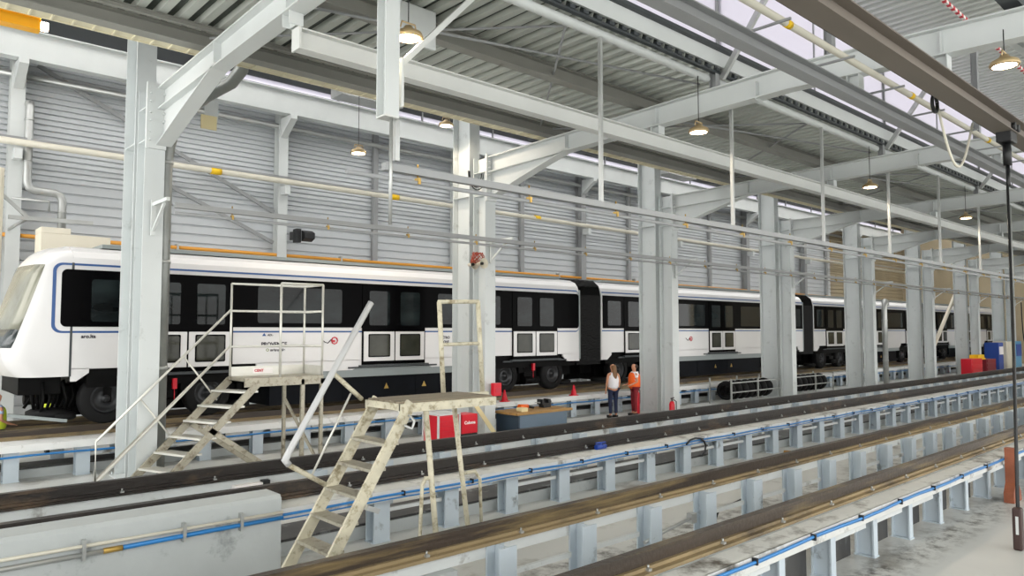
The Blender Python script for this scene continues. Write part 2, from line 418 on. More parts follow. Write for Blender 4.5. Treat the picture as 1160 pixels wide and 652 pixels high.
# thin roof bracing rods
for k in range(6):
    x0 = CX[k]+.2; x1 = CX[k+1]-.2; xm = (x0+x1)/2
    t = thing('wind_bracing', (xm, 9.3, 7.3), 'thin grey diagonal bracing rods under the low roof, %s bay from the left' % ORD[k], 'bracing', 'roof bracing rods')
    for p, q in (((x0, 12.0, 7.5), (xm, 7.6, 7.42)), ((xm, 7.6, 7.42), (x1, 12.0, 7.5)), ((x0, 9.5, 7.28), (x1, 7.7, 7.4))):
        MB().tube([p, q], .022, 8).build('rod', greyb, t)

# ivory pipe on brackets with yellow markers (right)
t = thing('ivory_pipe', (12, 4.6, 6.6), 'ivory pipe with yellow tape marks running beside the grey crane beam', 'pipe')
MB().tube([(1.5, 4.5, 6.74), (XE-1, 4.5, 6.74)], .05, 12).build('pipe_run', pipew, t)
x = 8.95
while x < 50:
    MB().tube([(x, 4.5, 6.74), (x+.12, 4.5, 6.74)], .056, 12).build('yellow_mark', yellow, t); x += 4.35
x = 3
while x < 50:
    MB().bar((x, 4.3, 6.665), (x, 4.9, 6.665), .03, .03).build('bracket', greyb, t); x += 1.9
tag(MB().tube([(1.5, 4.12, 6.62), (XE-1, 4.12, 6.62)], .014, 6).build('taut_cable', blackp), 'thin black taut cable below the ivory pipe', 'cable')

# busbars
def busbar(name, x0, x1, y, z, label, off):
    t = thing(name, (x0, y, z), label, 'conductor rail')
    b = MB(); b.box(x0+off, x1, y-.045, y+.045, z, z+.09); b.build('channel', greyb, t)
    b = MB(); b.tube([(x0, y, z-.09), (x1, y, z-.09)], .028, 8); b.build('rail', greyb, t)
    x = x0+1.0; k = 0
    while x < min(x1, 62):
        b = MB(); b.box(x-.018, x+.018, y-.045, y+.045, z-.11, z-.03); b.tube([(x, y, z-.02), (x, y, z+.14)], .012, 6)
        b.build('clamp', brass, t); x += 1.93
    return t
tb = busbar('conductor_rail', 4.25, XE-1, 7.5, 4.66, 'upper galvanised conductor rail hung on vertical rods', .5)
lb = busbar('conductor_rail', 4.2, XE-1, 13.3, 4.86, 'lower galvanised conductor rail held off the columns by brackets', 0)
for i, x in enumerate(CX):
    x = x-.02
    t = thing('wall_bracket', (x, 13.97, 4.6), 'small triangular bracket holding the lower conductor rail on the %s column from the left' % ORD[i], 'bracket', 'brackets of the lower conductor rail')
    MB().bar((x, 13.98, 4.98), (x, 13.15, 4.98), .06, .06).build('arm', steel, t)
    MB().bar((x, 13.96, 4.5), (x, 13.35, 4.93), .04, .04).build('strut', steel, t)
    b = MB(); b.box(x-.04, x+.04, 13.93, 13.97, 4.42, 5.06); b.build('plate', steel, t)
for i in range(12):
    x = 8.75+3.88*i
    zt = 7.4
    tag(MB().box(x-.025, x+.025, 7.47, 7.53, 4.75, zt).build('hanging_rod', galv2), 'thin vertical galvanised hanger of the upper conductor rail, %s from the left' % ORD[i], 'rod', 'hangers of the upper conductor rail')

# vertical mast near the camera
t = thing('hanging_mast', (4.85, 7.5, 5.3), 'short pale vertical steel mast hanging from the roof near the top left lamp', 'mast')
b = MB(); b.ibeam((4.80, 7.5, 5.32), (4.80, 7.5, 7.6), .2, .2, .014, .012, up=(0, 1, 0)); b.build('shaft', steel, t)
b = MB(); b.box(4.92, 4.94, 7.36, 7.5, 5.45, 6.05); b.box(4.70, 4.90, 7.4, 7.6, 5.3, 5.32); b.build('plate', beamw, t)
b = MB(); b.tube([(4.82, 7.45, 5.3), (4.82, 7.45, 4.0)], .022, 8); b.build('conduit', galv2, t)
b = MB(); b.box(4.9, 4.96, 7.47, 7.53, 4.8, 5.3); b.build('hanger', galv2, t)
b = MB(); b.bar((4.92, 7.5, 5.95), (6.3, 7.5, 7.4), .07, .07); b.build('diagonal_brace', beamw, t)
tag(MB().box(5.85, 6.55, 8.9, 8.96, 7.0, 7.6).box(5.9, 5.95, 8.92, 8.95, 7.6, 7.62).build('equipment_box', steel, bevel=.01), 'flat pale grey box beside the top left lamp', 'box')

# ================================================================== LAMPS
def lamp(x, y, z, ztop, label, s=1., pw=60):
    t = thing('high_bay_lamp', (x, y, z), label, 'lamp', 'round warm high bay lamps')
    MB().lathe([(0, .16), (.05, .16), (.07, .12), (.17, .07), (.19, .02), (.18, 0), (.15, .0)], (x, y, z), seg=24).build('housing', lampmet, t)
    MB().lathe([(0, -.012), (.11, -.01), (.155, .004), (.0, .02)], (x, y, z), seg=24).build('lens', lampem, t)
    b = MB(); b.tube([(x-.12, y, z+.12), (x-.1, y, z+.2), (x+.1, y, z+.2), (x+.12, y, z+.12)], .01, 6); b.build('yoke', lampmet, t)
    MB().tube([(x, y, z+.2), (x, y, ztop)], .008, 6).build('cord', blackp, t)
    ld = bpy.data.lights.new('lamp_glow', 'SPOT'); ld.energy = pw; ld.color = (1, .85, .65); ld.spot_size = 2.9; ld.shadow_soft_size = .15
    lo = bpy.data.objects.new('lamp_glow', ld); C.objects.link(lo); lo.parent = t; lo.location = (0, 0, -.05)
lamp(5.16, 7.6, 6.42, 7.5, 'glowing round lamp beside the vertical mast, top left')
lamp(11.5, 7.5, 6.36, 7.45, 'glowing round lamp hanging before the second rafter')
lamp(19.2, 7.5, 6.36, 7.45, 'glowing round lamp hanging before the third rafter')
lamp(26.8, 7.5, 6.36, 7.45, 'glowing round lamp hanging before the fourth rafter')
lamp(34.6, 7.5, 6.36, 7.45, 'small distant glowing round lamp, furthest of the row')
lamp(11.75, 2.75, 6.38, 6.9, 'glowing round lamp on a curly cord at top right')
lamp(8.75, 14.9, 6.85, 8.5, 'glowing round lamp hanging before the back wall cladding, left of the horn column')
lamp(11.0, 14.5, 7.85, 9.5, 'glowing round lamp peeping below the eaves beam beside the horn column')

# ================================================================== BACK WALL ITEMS
wx = [3.5, 11.6, 19.7, 27.8, 35.8, 43.9, 52, 60]
for i, x in enumerate(wx):
    t = thing('wall_column', (x, 25.2, 0), 'grey wall column with crane bracket on the back wall, %s from the left' % ORD[i], 'column', 'back wall columns with brackets')
    b = MB(); hcol(b, x, 25.0, 25.4, 0, 11.35, .36); b.build('shaft', greyb if i > 2 else steel, t)
    b = MB(); b.prism([(25.0, 10.4), (25.0, 9.7), (24.2, 10.25), (24.2, 10.4)], x-.12, x+.12, 'x'); b.build('crane_bracket', steel, t)
    b = MB(); b.bar((x, 25.0, 7.75), (x, 24.6, 7.75), .2, .3); b.build('pipe_bracket', steel, t)
for i in range(7):
    x = wx[i]+4.05
    t = tag(MB().box(x-.11, x+.11, 25.25, 25.42, 0, 11.35).build('wall_post', greyb, bevel=.01), 'slim plain grey wall post in the %s panel gap of the back wall' % ORD[i], 'post', 'slim back wall posts')
t = thing('runway_beam', (3, 24.5, 10.4), 'deep pale grey crane beam along the back wall brackets', 'crane beam')
b = MB(); b.ibeam((-9, 24.5, 10.85), (XE-1, 24.5, 10.85), .85, .36, .03, .02); b.build('beam', steel, t)
b = MB(); b.box(-9, XE-1, 24.46, 24.54, 11.28, 11.34); b.build('crane_rail', ductm, t)
b = MB(); b.tube([(-9, 25.15, 10.15), (XE-1, 25.15, 10.15)], .09, 12)
tag(b.build('wall_pipe', galv2), 'grey round pipe just under the back wall crane beam', 'pipe')
t = thing('wall_pipe', (3, 24.7, 8.0), 'long ivory pipe with yellow marks across the back wall', 'pipe')
MB().tube([(-9, 24.7, 8.12), (XE-1, 24.7, 7.9)], .10, 12).build('pipe_run', pipew, t)
MB().box(-9, XE-1, 24.8, 24.86, 8.2, 8.27).build('cable_duct', greyb, t)
for x in (6.3, 8.9, 16.0, 24, 32):
    MB().tube([(x, 24.7, 8.06), (x+.35, 24.7, 8.06)], .11, 12).build('yellow_mark', yellow, t)
t = thing('gas_pipe', (3, 25.1, 5.4), 'thin ochre yellow gas pipe low on the back wall above the train', 'pipe')
MB().tube([(3.0, 25.1, 5.46), (57, 25.1, 5.33)], .06, 10).build('pipe_run', orangep, t)
MB().tube([(3.0, 25.12, 5.75), (2.9, 25.12, 5.75), (2.9, 25.12, 4.6)], .05, 10).build('drop', orangep, t)
for x in (8, 14, 20, 26, 32): MB().box(x, x+.06, 25.02, 25.25, 5.3, 5.56).build('clip', galv2, t)
t = thing('flue_pipe', (4, 25, 5.5), 'galvanised cranked duct pipe at the left of the back wall', 'pipe')
MB().tube([(3.78, 25.2, 9.3), (3.78, 24.95, 9.3), (3.78, 24.9, 9.2), (3.78, 24.9, 7.0), (3.84, 24.9, 6.85), (3.95, 24.9, 6.78), (4.5, 24.9, 6.76), (4.62, 24.9, 6.7), (4.68, 24.9, 6.55), (4.68, 24.9, 5.3)], .11, 14).build('pipe_run', galv2, t)
for z in (8.8, 7.6, 6.2): MB().tube([(3.78 if z > 7 else 4.68, 24.9, z), (3.78 if z > 7 else 4.68, 24.9, z+.05)], .125, 14).build('collar', galv2, t)
MB().tube([(3.4, 24.9, 6.5), (4.35, 24.9, 6.5), (4.35, 24.9, 6.2)], .03, 8).build('side_branch', galv2, t)
t = thing('cross_brace', (8, 25.2, 6.5), 'steel diagonal braces on the cladding in the left wall bay', 'bracing')
for p, q in (((4.0, 25.3, 10.6), (11.4, 25.3, 7.0)), ((6.9, 25.3, 7.9), (11.4, 25.3, 5.9))): MB().bar(p, q, .06, .12).build('brace', greyb, t)
# floodlight on wall column
t = thing('flood_light', (12.1, 24.8, 5.9), 'black floodlight on the wall column above the train', 'light fitting')
b = MB(); b.box(11.95, 12.15, 24.6, 24.9, 5.9, 6.4); b.build('housing', blackp, t, bevel=.02)
b = MB(); b.prism([(24.6, 5.95), (24.6, 6.35), (24.35, 6.25), (24.35, 6.05)], 12.15, 12.55, 'x'); b.build('hood', blackp, t)
b = MB(); b.bar((11.9, 25.0, 6.15), (12.0, 24.8, 6.15), .05, .3); b.build('bracket', blackp, t)
# yellow overhead crane end and lamp in the upper bay
t = thing('bridge_crane', (1.5, 19, 9.4), 'yellow bridge crane girder end with a lit lamp at the top left corner', 'crane')
b = MB(); b.ibeam((-4, 18.6, 9.40), (2.95, 18.6, 9.40), .28, .3, .03, .2); b.build('girder', yellowc, t)
b = MB(); b.tube([(2.96, 18.6, 9.40), (3.1, 18.6, 9.40)], .1, 14); b.build('lamp', lampem, t)
b = MB(); b.box(2.7, 2.9, 18.5, 18.7, 9.53, 12.95); b.build('hanger', greyb, t)
# cream panels, far left
t = thing('cream_cabinet', (2.5, 21.5, 0), 'tall cream cabinet at the left edge behind the train cab', 'cabinet')
b = MB(); b.box(1.2, 2.72, 20.9, 22.0, 0, 6.6); b.build('body', creamc, t, bevel=.02)
b = MB(); b.box(1.25, 2.66, 20.86, 20.9, .1, 6.5); b.build('door', creamc, t)
t = thing('cream_duct_box', (3.9, 20, 4.5), 'low cream box above the train cab roof', 'box')
b = MB(); b.box(3.3, 4.75, 19.7, 20.4, 4.55, 4.98); b.box(3.3, 3.9, 19.7, 20.4, 4.98, 5.12); b.build('body', creamc, t, bevel=.01)
for x in (3.5, 4.5): MB().box(x-.06, x+.06, 19.9, 20.1, 0, 4.55).build('support', greyb, t)
tag(MB().bar((3.0, 22.2, 5.6), (4.9, 22.2, 5.62), .1, .1).bar((2.8, 22.2, 6.2), (3.4, 22.2, 5.64), .08, .08).bar((3.4, 22.2, 5.6), (3.4, 25.4, 5.6), .06, .06).build('cantilever_bracket', galv2), 'galvanised cantilever arm above the train cab at left', 'bracket')
# pair of ducts deep in the upper bay (dark boxes seen below the eaves)
for k, (x, lab) in enumerate(((13.2, 'silver air handling box high above the back wall, left one'), (31.5, 'silver air handling box high in the upper bay, right of the people column'))):
    tag(MB().box(x-1.2, x+1.2, 21.5, 22.3, 10.6, 11.7).box(x-1, x-.95, 21.85, 21.9, 11.7, 12.95).box(x+.95, x+1, 21.85, 21.9, 11.7, 12.95).build('air_unit', galv2), lab, 'duct')

# drain pipes at columns
t = thing('rain_pipe', (4.5, 14.6, 0), 'fat galvanised rainwater pipe bending down beside the first column', 'pipe')
MB().tube([(5.11, 12.7, 7.72), (5.14, 12.85, 7.42), (5.05, 13.1, 7.22), (4.81, 13.6, 7.05), (4.62, 14.1, 6.86), (4.52, 14.5, 6.62), (4.49, 14.66, 6.26), (4.46, 14.7, 5.9), (4.46, 14.7, 4.6), (4.46, 14.7, 0.02)], .115, 14).build('pipe_run', pipeg, t)
for z in (5.9, 4.0, 2.0): MB().tube([(4.46, 14.7, z), (4.46, 14.7, z+.06)], .13, 14).build('collar', galv2, t)
t = thing('rain_pipe', (38.7, 14.4, 0), 'bright galvanised rainwater pipe standing between the fifth and sixth columns', 'pipe')
MB().tube([(39.0, 14.6, 4.05), (38.85, 14.6, 4.15), (38.75, 14.6, 4.0), (38.7, 14.6, 3.8), (38.7, 14.6, 0.02)], .13, 12).build('pipe_run', galv2, t)
for z in (3.2, 1.2): MB().tube([(38.7, 14.6, z), (38.7, 14.6, z+.06)], .145, 12).build('collar', galv2, t)
t = thing('hanging_sign', (5.2, 14.2, 5.9), 'two small translucent grey and orange plates hanging beside the bent rain pipe', 'sign')
b = MB(); b.box(4.98, 5.24, 14.2, 14.22, 6.75, 7.15); b.build('grey_plate', steel, t)
b = MB(); b.box(4.9, 5.2, 14.16, 14.18, 6.58, 6.85); b.build('orange_plate', woodbar, t)
b = MB(); b.tube([(5.1, 14.21, 7.15), (5.1, 14.21, 7.45)], .008, 6); b.build('wire', blackp, t)

# horns on column two
for k, (dx, lab) in enumerate(((-.12, 'left flared warning horn on the second column'), (.16, 'right flared warning horn tangled in red wire on the second column'))):
    x = 11.76; yh = 14.52 if k == 0 else 14.16; t = thing('warning_horn', (x, yh, 4.3), lab, 'horn', 'twin warning horns')
    MB().lathe([(.0, -.0), (.04, 0), (.05, -.1), (.13, -.24), (.135, -.25), (.12, -.24), (.045, -.08), (0, -.06)], (x, yh, 4.4), 'y', 20).build('bell', creamc, t)
    MB().lathe([(0, -.1), (.035, -.1), (.035, -.2), (0, -.22)], (x, yh, 4.4), 'y', 14).build('driver', blackp, t)
    MB().box(x-.03, 12.06, yh-.03, yh+.0, 4.37, 4.43).build('mounting_arm', steel, t)
pts = []
for i in range(60):
    a = i*.9; pts.append((11.8+.2*math.cos(a)*(1-.3*math.sin(i)), 14.2+.02*math.sin(i*1.7), 4.56+.14*math.sin(a*1.13)))
tag(MB().tube(pts, .008, 5).build('wire_tangle', copper), 'tangle of thin red wire above the twin horns', 'wire')
b = MB()
for k in range(3):
    pts = [(11.8+.02*k+.28*math.sin(a)*(.7+.15*k), 14.3, 6.75-.4*(.7+.15*k)*math.cos(a)*1.1) for a in [(-1.6+3.2*i/12) for i in range(13)]]
    b.tube(pts, .014, 6)
tag(b.build('cable_loop', blackp), 'black cable loops at the head of the second column', 'cable')

# hook, chain, pendant at right
t = thing('crane_hoist', (15.4, 3.62, 6.2), 'black chain hoist trolley under the brown crane beam at right', 'hoist')
b = MB(); b.box(15.2, 15.6, 3.5, 3.74, 6.1, 6.3); b.build('body', blackp, t, bevel=.02)
for dx in (-.12, .12):
    MB().tube([(15.4+dx, 3.44, 6.36), (15.4+dx, 3.5, 6.36)], .07, 12).build('wheel', blackp, t)
b = MB(); b.tube([(15.4, 3.62, 6.1), (15.42, 3.62, 5.7)], .07, 10); b.build('chain_bucket', blackp, t)
b = MB(); b.tube([(15.42, 3.62, 5.7), (15.2, 3.57, 5.3)], .035, 8); b.build('upper_rod', blackp, t)
t = thing('pull_pendant', (11.0, 2.62, 0), 'long dark pull rod with a brown control box at the right edge', 'pendant')
b = MB(); b.tube([(15.1, 3.56, 5.3), (13.0, 3.07, 2.39), (11.0, 2.62, .5)], .022, 8); b.build('rod', blackp, t)
b = MB(); b.box(10.88, 11.0, 2.56, 2.66, .0, .52); b.build('control_box', M('brown_control_box', '#3f2b27', .5), t, bevel=.02)
b = MB(); b.box(10.87, 10.88, 2.59, 2.62, .2, .42); b.build('button_plate', steel, t)
pts = [(13.85+.0*i, 3.9, 6.35-.75*math.sin(PI*i/16)+0*i) for i in range(17)]
pts = [(13.4+1.9*i/16, 4.12, 6.55-.95*math.sin(PI*i/16)) for i in range(17)]
t = thing('cable_trolley', (14, 4.12, 5.6), 'white cable loop with a black ring hanging on the taut cable', 'cable')
MB().tube(pts, .022, 8).build('white_loop', pipew, t)
rp = [(13.3+.12*math.cos(a), 4.12, 6.5+.14*math.sin(a)) for a in [2*PI*i/16 for i in range(17)]]
MB().tube(rp, .03, 8).build('ring', blackp, t)
# red-white barrier chain up under the high roof
tm = M('red_white_tape', '#ffffff', .5); nn_ = tm.node_tree.nodes; wv = nn_.new('ShaderNodeTexWave'); wv.bands_direction = 'X'; wv.inputs['Scale'].default_value = 1.25
gg = nn_.new('ShaderNodeNewGeometry'); rp_ = nn_.new('ShaderNodeValToRGB'); rp_.color_ramp.interpolation = 'CONSTANT'; rp_.color_ramp.elements[0].color = lin('#c8283a'); rp_.color_ramp.elements[1].position = .5; rp_.color_ramp.elements[1].color = lin('#efe9e4')
tm.node_tree.links.new(gg.outputs['Position'], wv.inputs['Vector']); tm.node_tree.links.new(wv.outputs['Fac'], rp_.inputs[0]); tm.node_tree.links.new(rp_.outputs[0], nn_['Principled BSDF'].inputs['Base Color'])
tag(MB().box(12, 60, 4.5, 4.56, 9.0, 9.06).build('warning_tape', tm), 'red and white warning tape strung under the high roof', 'tape')
for k, (x, lab) in enumerate(((14.2, 'short pale diagonal strut above the lamp at top right'),)):
    tag(MB().bar((13.8, 3.2, 7.5), (15.5, 3.1, 7.5), .12, .1).build('roof_strut', steel), lab, 'strut')

# ================================================================== RAISED TRACKS
def track(lab, yn, yf, x0, x1, zr, ledge_y, block_near, block_far, px0, pitch, dark_plate, near_post_y, plinth, railmat, pw=.12, pd=.2):
    t = thing('raised_track', (x0, (yn+yf)/2, 0), lab, 'track')
    for y, m in ((yn, railmat), (yf, railmat)):
        b = MB()
        b.box(x0, x1, y-.045, y+.045, zr-.035, zr)               # head
        b.box(x0, x1, y-.012, y+.012, zr-.16, zr-.035)
        b.box(x0, x1, y-.11, y+.11, zr-.19, zr-.16, mi=1); b.box(x0, x1, y-.05, y-.012, zr-.16, zr-.13, mi=1)
        r = b.build('rail', [m, dusty if m is rail else m], t)
        x = px0+.35 if y < 6 or yn > 12 else px0-2.6
        while x < (26 if y < 6 else 20) and yn < 12:
            b = MB(); b.box(x-.02, x+.02, y-.085, y-.03, zr-.162, zr-.14); b.tube([(x, y-.06, zr-.14), (x, y-.06, zr-.11)], .010, 6); x += pitch
            b.build('rail_clip', galv2, r)
        b = MB(); b.box(x0, x1, y-.06, y+.14, zr-.31, zr-.19); b.build('lintel', lintel, t)
    # ledge with lip
    b = MB(); b.box(x0 if block_near < x0 else block_near, x1, ledge_y, yn-.14, zr-.22, zr-.19); b.box(block_near if block_near > x0 else x0, x1, ledge_y-.01, ledge_y+.01, zr-.32, zr-.19)
    b.build('ledge', ledgew if dark_plate is None else ledgem, t)
    if block_near > x0:
        b = MB(); b.box(x0, block_near, ledge_y-.02, yn+.14, 0, zr-.02 if yn > 6 else zr-.19)
        if yn > 6:
            b = MB(); b.prism([(ledge_y-.04, 0), (yn-.13, 0), (yn-.13, zr-.02), (ledge_y, zr-.02), (ledge_y-.04, zr-.06)], x0, block_near, 'x')
            b.box(x0, block_near, yn-.129, yn+.14, 0, zr-.33)
        b.build('concrete_block', conc, t)
    if block_far > x0:
        MB().box(x0, block_far, yf-.15, yf+.2, 0, zr-.315).build('concrete_block', conc, t)
    nposts = 0; x = px0
    while x < x1 and nposts < 46:
        for row, y0, y1, lim in ((0, near_post_y, near_post_y+pd, block_near), (1, yf-.20, yf+.06, block_far)):
            if x < lim+.1: continue
            zt = zr-.225 if row == 0 else zr-.192
            if row == 1: y0 -= .06; y1 = yf-.06
            hw = pw if row == 0 else .11
            b = MB(); b.box(x-hw, x+hw, y0, y0+.02, 0, zt); b.box(x-hw, x+hw, y1-.02, y1, 0, zt); b.box(x-.008, x+.008, y0+.02, y1-.02, 0, zt)
            b.box(x-hw-.012, x+hw+.012, y0-.01, y1+.01, 0, .015)
            b.build('post', post, t)
        nposts += 1
        x += pitch
    # mid rails
    for row, y, lim in ((0, near_post_y+.08, block_near), (1, yf-.1, block_far)):
        x = px0; k = 0
        while x < x1-2 and k < 30:
            if x > lim and (k % 4 != 1):
                MB().box(x+.13, x+pitch-.13, y-.02, y+.02, .36, .41).build('tie_bar', lintel, t)
            x += pitch; k += 1
    if plinth:
        b = MB(); b.box(x0, x1, near_post_y+.31, near_post_y+1.05, 0, .16); b.build('plinth', conc, t)
        b = MB(); b.box(x0, x1, near_post_y+.34, near_post_y+1.03, .16, .19); b.build('oily_top', stain, t)
    if dark_plate:
        x = px0; k = 0
        while x < x1-2 and k < 34:
            if x+.2 > lim-10 and x > block_near:
                MB().box(x+.13, x+pitch-.13, dark_plate, dark_plate+.02, 0, zr-.32).build('stained_panel', stain, t)
            x += pitch; k += 1
    return t
track('raised workshop track behind the first, carrying the long blue hose on its front ledge', 8.58, 10.15, -3, 62, .88, 8.08, 3.78, 3.97, 5.25, 1.14, 0, 8.24, True, raild)
track('raised workshop track nearest the camera, with stained panels between its posts', 3.92, 5.48, -3, 62, .88, 3.52, -4, 4.2, 1.27, 1.15, 3.94, 3.69, False, rail, .058, .23)
track('raised track under the metro train, with a white front ledge', 16.62, 18.3, -3, 68, .86, 15.8, -4, -4, 1.2, 1.14, None, 15.9, True, rail)

def hoserun(label, y, x0, x1, z, m, clips=True, r=.016, name='air_hose'):
    t = thing(name, (x0, y, z), label, 'hose')
    pts = []; x = x0
    while x <= x1: pts.append((x, y+.006*math.sin(x*2), z+.008*math.sin(x*2.7))); x += .57
    MB().tube(pts, r, 8).build('hose_run', m, t)
    if clips:
        x = x0+.5; k = 0
        while x < min(x1, 30) and k < 24:
            MB().box(x-.012, x+.012, y-.022, y+.04, z-.03, z+.03).build('clip', blackp, t); x += 1.14; k += 1
    return t
h = hoserun('blue air hose along the ledge of the second raised track', 8.03, 3.8, 60, .635, hose)
hoserun('thinner blue hose just under the long hose of the second raised track', 8.05, 3.8, 45, .58, hose, False, .009)
h = hoserun('bright blue hose on the near ledge at the lower right', 3.48, 4.5, 60, .66, hose)
hoserun('thin blue hose below the bright hose at the lower right', 3.5, 4.5, 45, .635, hose, False, .009)
hoserun('blue hose under the white ledge below the train', 15.76, -2, 60, .47, hose, False, .02)
t = thing('air_pipe', (2, 8.0, .6), 'air pipes on the large concrete block at lower left, turning blue after a coupling', 'pipe')
MB().tube([(-1, 8.0, .69), (3.78, 8.0, .67)], .018, 8).build('upper_pipe', pipew, t)
MB().tube([(-1, 8.0, .595), (1.95, 8.0, .60)], .024, 8).build('grey_pipe', galv2, t)
MB().tube([(1.95, 8.0, .60), (2.12, 8.0, .60)], .028, 8).build('brass_coupling', brass, t)
MB().tube([(2.12, 8.0, .60), (3.0, 8.0, .61), (3.78, 8.0, .61)], .024, 8).build('blue_hose', hose, t)
for x in (1.78, 2.7, 3.3): MB().box(x-.015, x+.015, 7.96, 8.04, .55, .74).build('clip', galv2, t)
# small fittings on the tracks
t = thing('blue_valve', (9.0, 8.2, .7), 'dark blue valve lying on the ledge of the second track', 'valve')
b = MB(); b.tube([(9.62, 8.4, .73), (9.86, 8.4, .73)], .045, 10); b.build('body', hosed, t)
b = MB(); b.tube([(9.74, 8.4, .73), (9.74, 8.4, .8)], .02, 8); b.bar((9.62, 8.4, .8), (9.86, 8.4, .8), .03, .02); b.build('handle', hosed, t)
tag(MB().tube([(12.0+.35*math.sin(a), 8.0, .5+.2*math.cos(a)) for a in [i*.5 for i in range(-2, 6)]], .018, 6).build('cable_loop', blackp), 'black cable loop hanging from the ledge of the second track', 'cable')
tag(MB().tube([(9.45, 6.2, .02), (9.2, 5.85, .06), (9.0, 5.7, .16), (9.05, 5.68, .26), (9.4, 5.66, .28), (9.9, 5.66, .33)], .022, 8).build('black_hose', blackp), 'short black hose curving between two posts of the near track', 'hose')
tag(MB().tube([(6.9, 5.3, .3), (7.3, 5.3, .36), (7.85, 5.3, .42)], .02, 8).box(7.8, 7.9, 5.26, 5.34, .36, .48).build('air_line', galv2), 'galvanised air line between two posts of the near track', 'pipe')
tag(MB().prism([(0,0),(.3,0),(.22,.08),(.05,.1)], 0, .2, 'y').build('wood_chock', woodt), 'small brown timber chock on the floor between the two nearer tracks', 'chock')
bpy.data.objects['wood_chock'].location = (15.5, 7.9, 0)
t = thing('rerailing_shoe', (13.75, 3.40, 0), 'rusty brown cast shoe leaning by the last near posts at right', 'shoe')
b = MB(); b.prism([(0,0),(.46,0),(.42,.14),(.28,.3),(.24,.85),(.12,.85),(.12,.3),(0,.16)], -.08, .06, 'y')
o = b.build('casting', M('rust_brown_casting', '#8f5137', .6, 0, .2, 6), t, origin=(0, 0, 0)); o.location = (0, 0, 0)

t = thing('junction_box', (4.25, 10.2, .4), 'small white box under the dark rail in front of the mobile stairs', 'box')
b = MB(); b.box(4.02, 4.42, 9.98, 10.2, .45, .62); b.build('casing', letw, t, bevel=.01)
b = MB(); b.box(4.42, 4.52, 9.98, 10.2, .40, .64); b.box(4.02, 4.42, 10.0, 10.2, .40, .45); b.build('backplate', blackp, t)
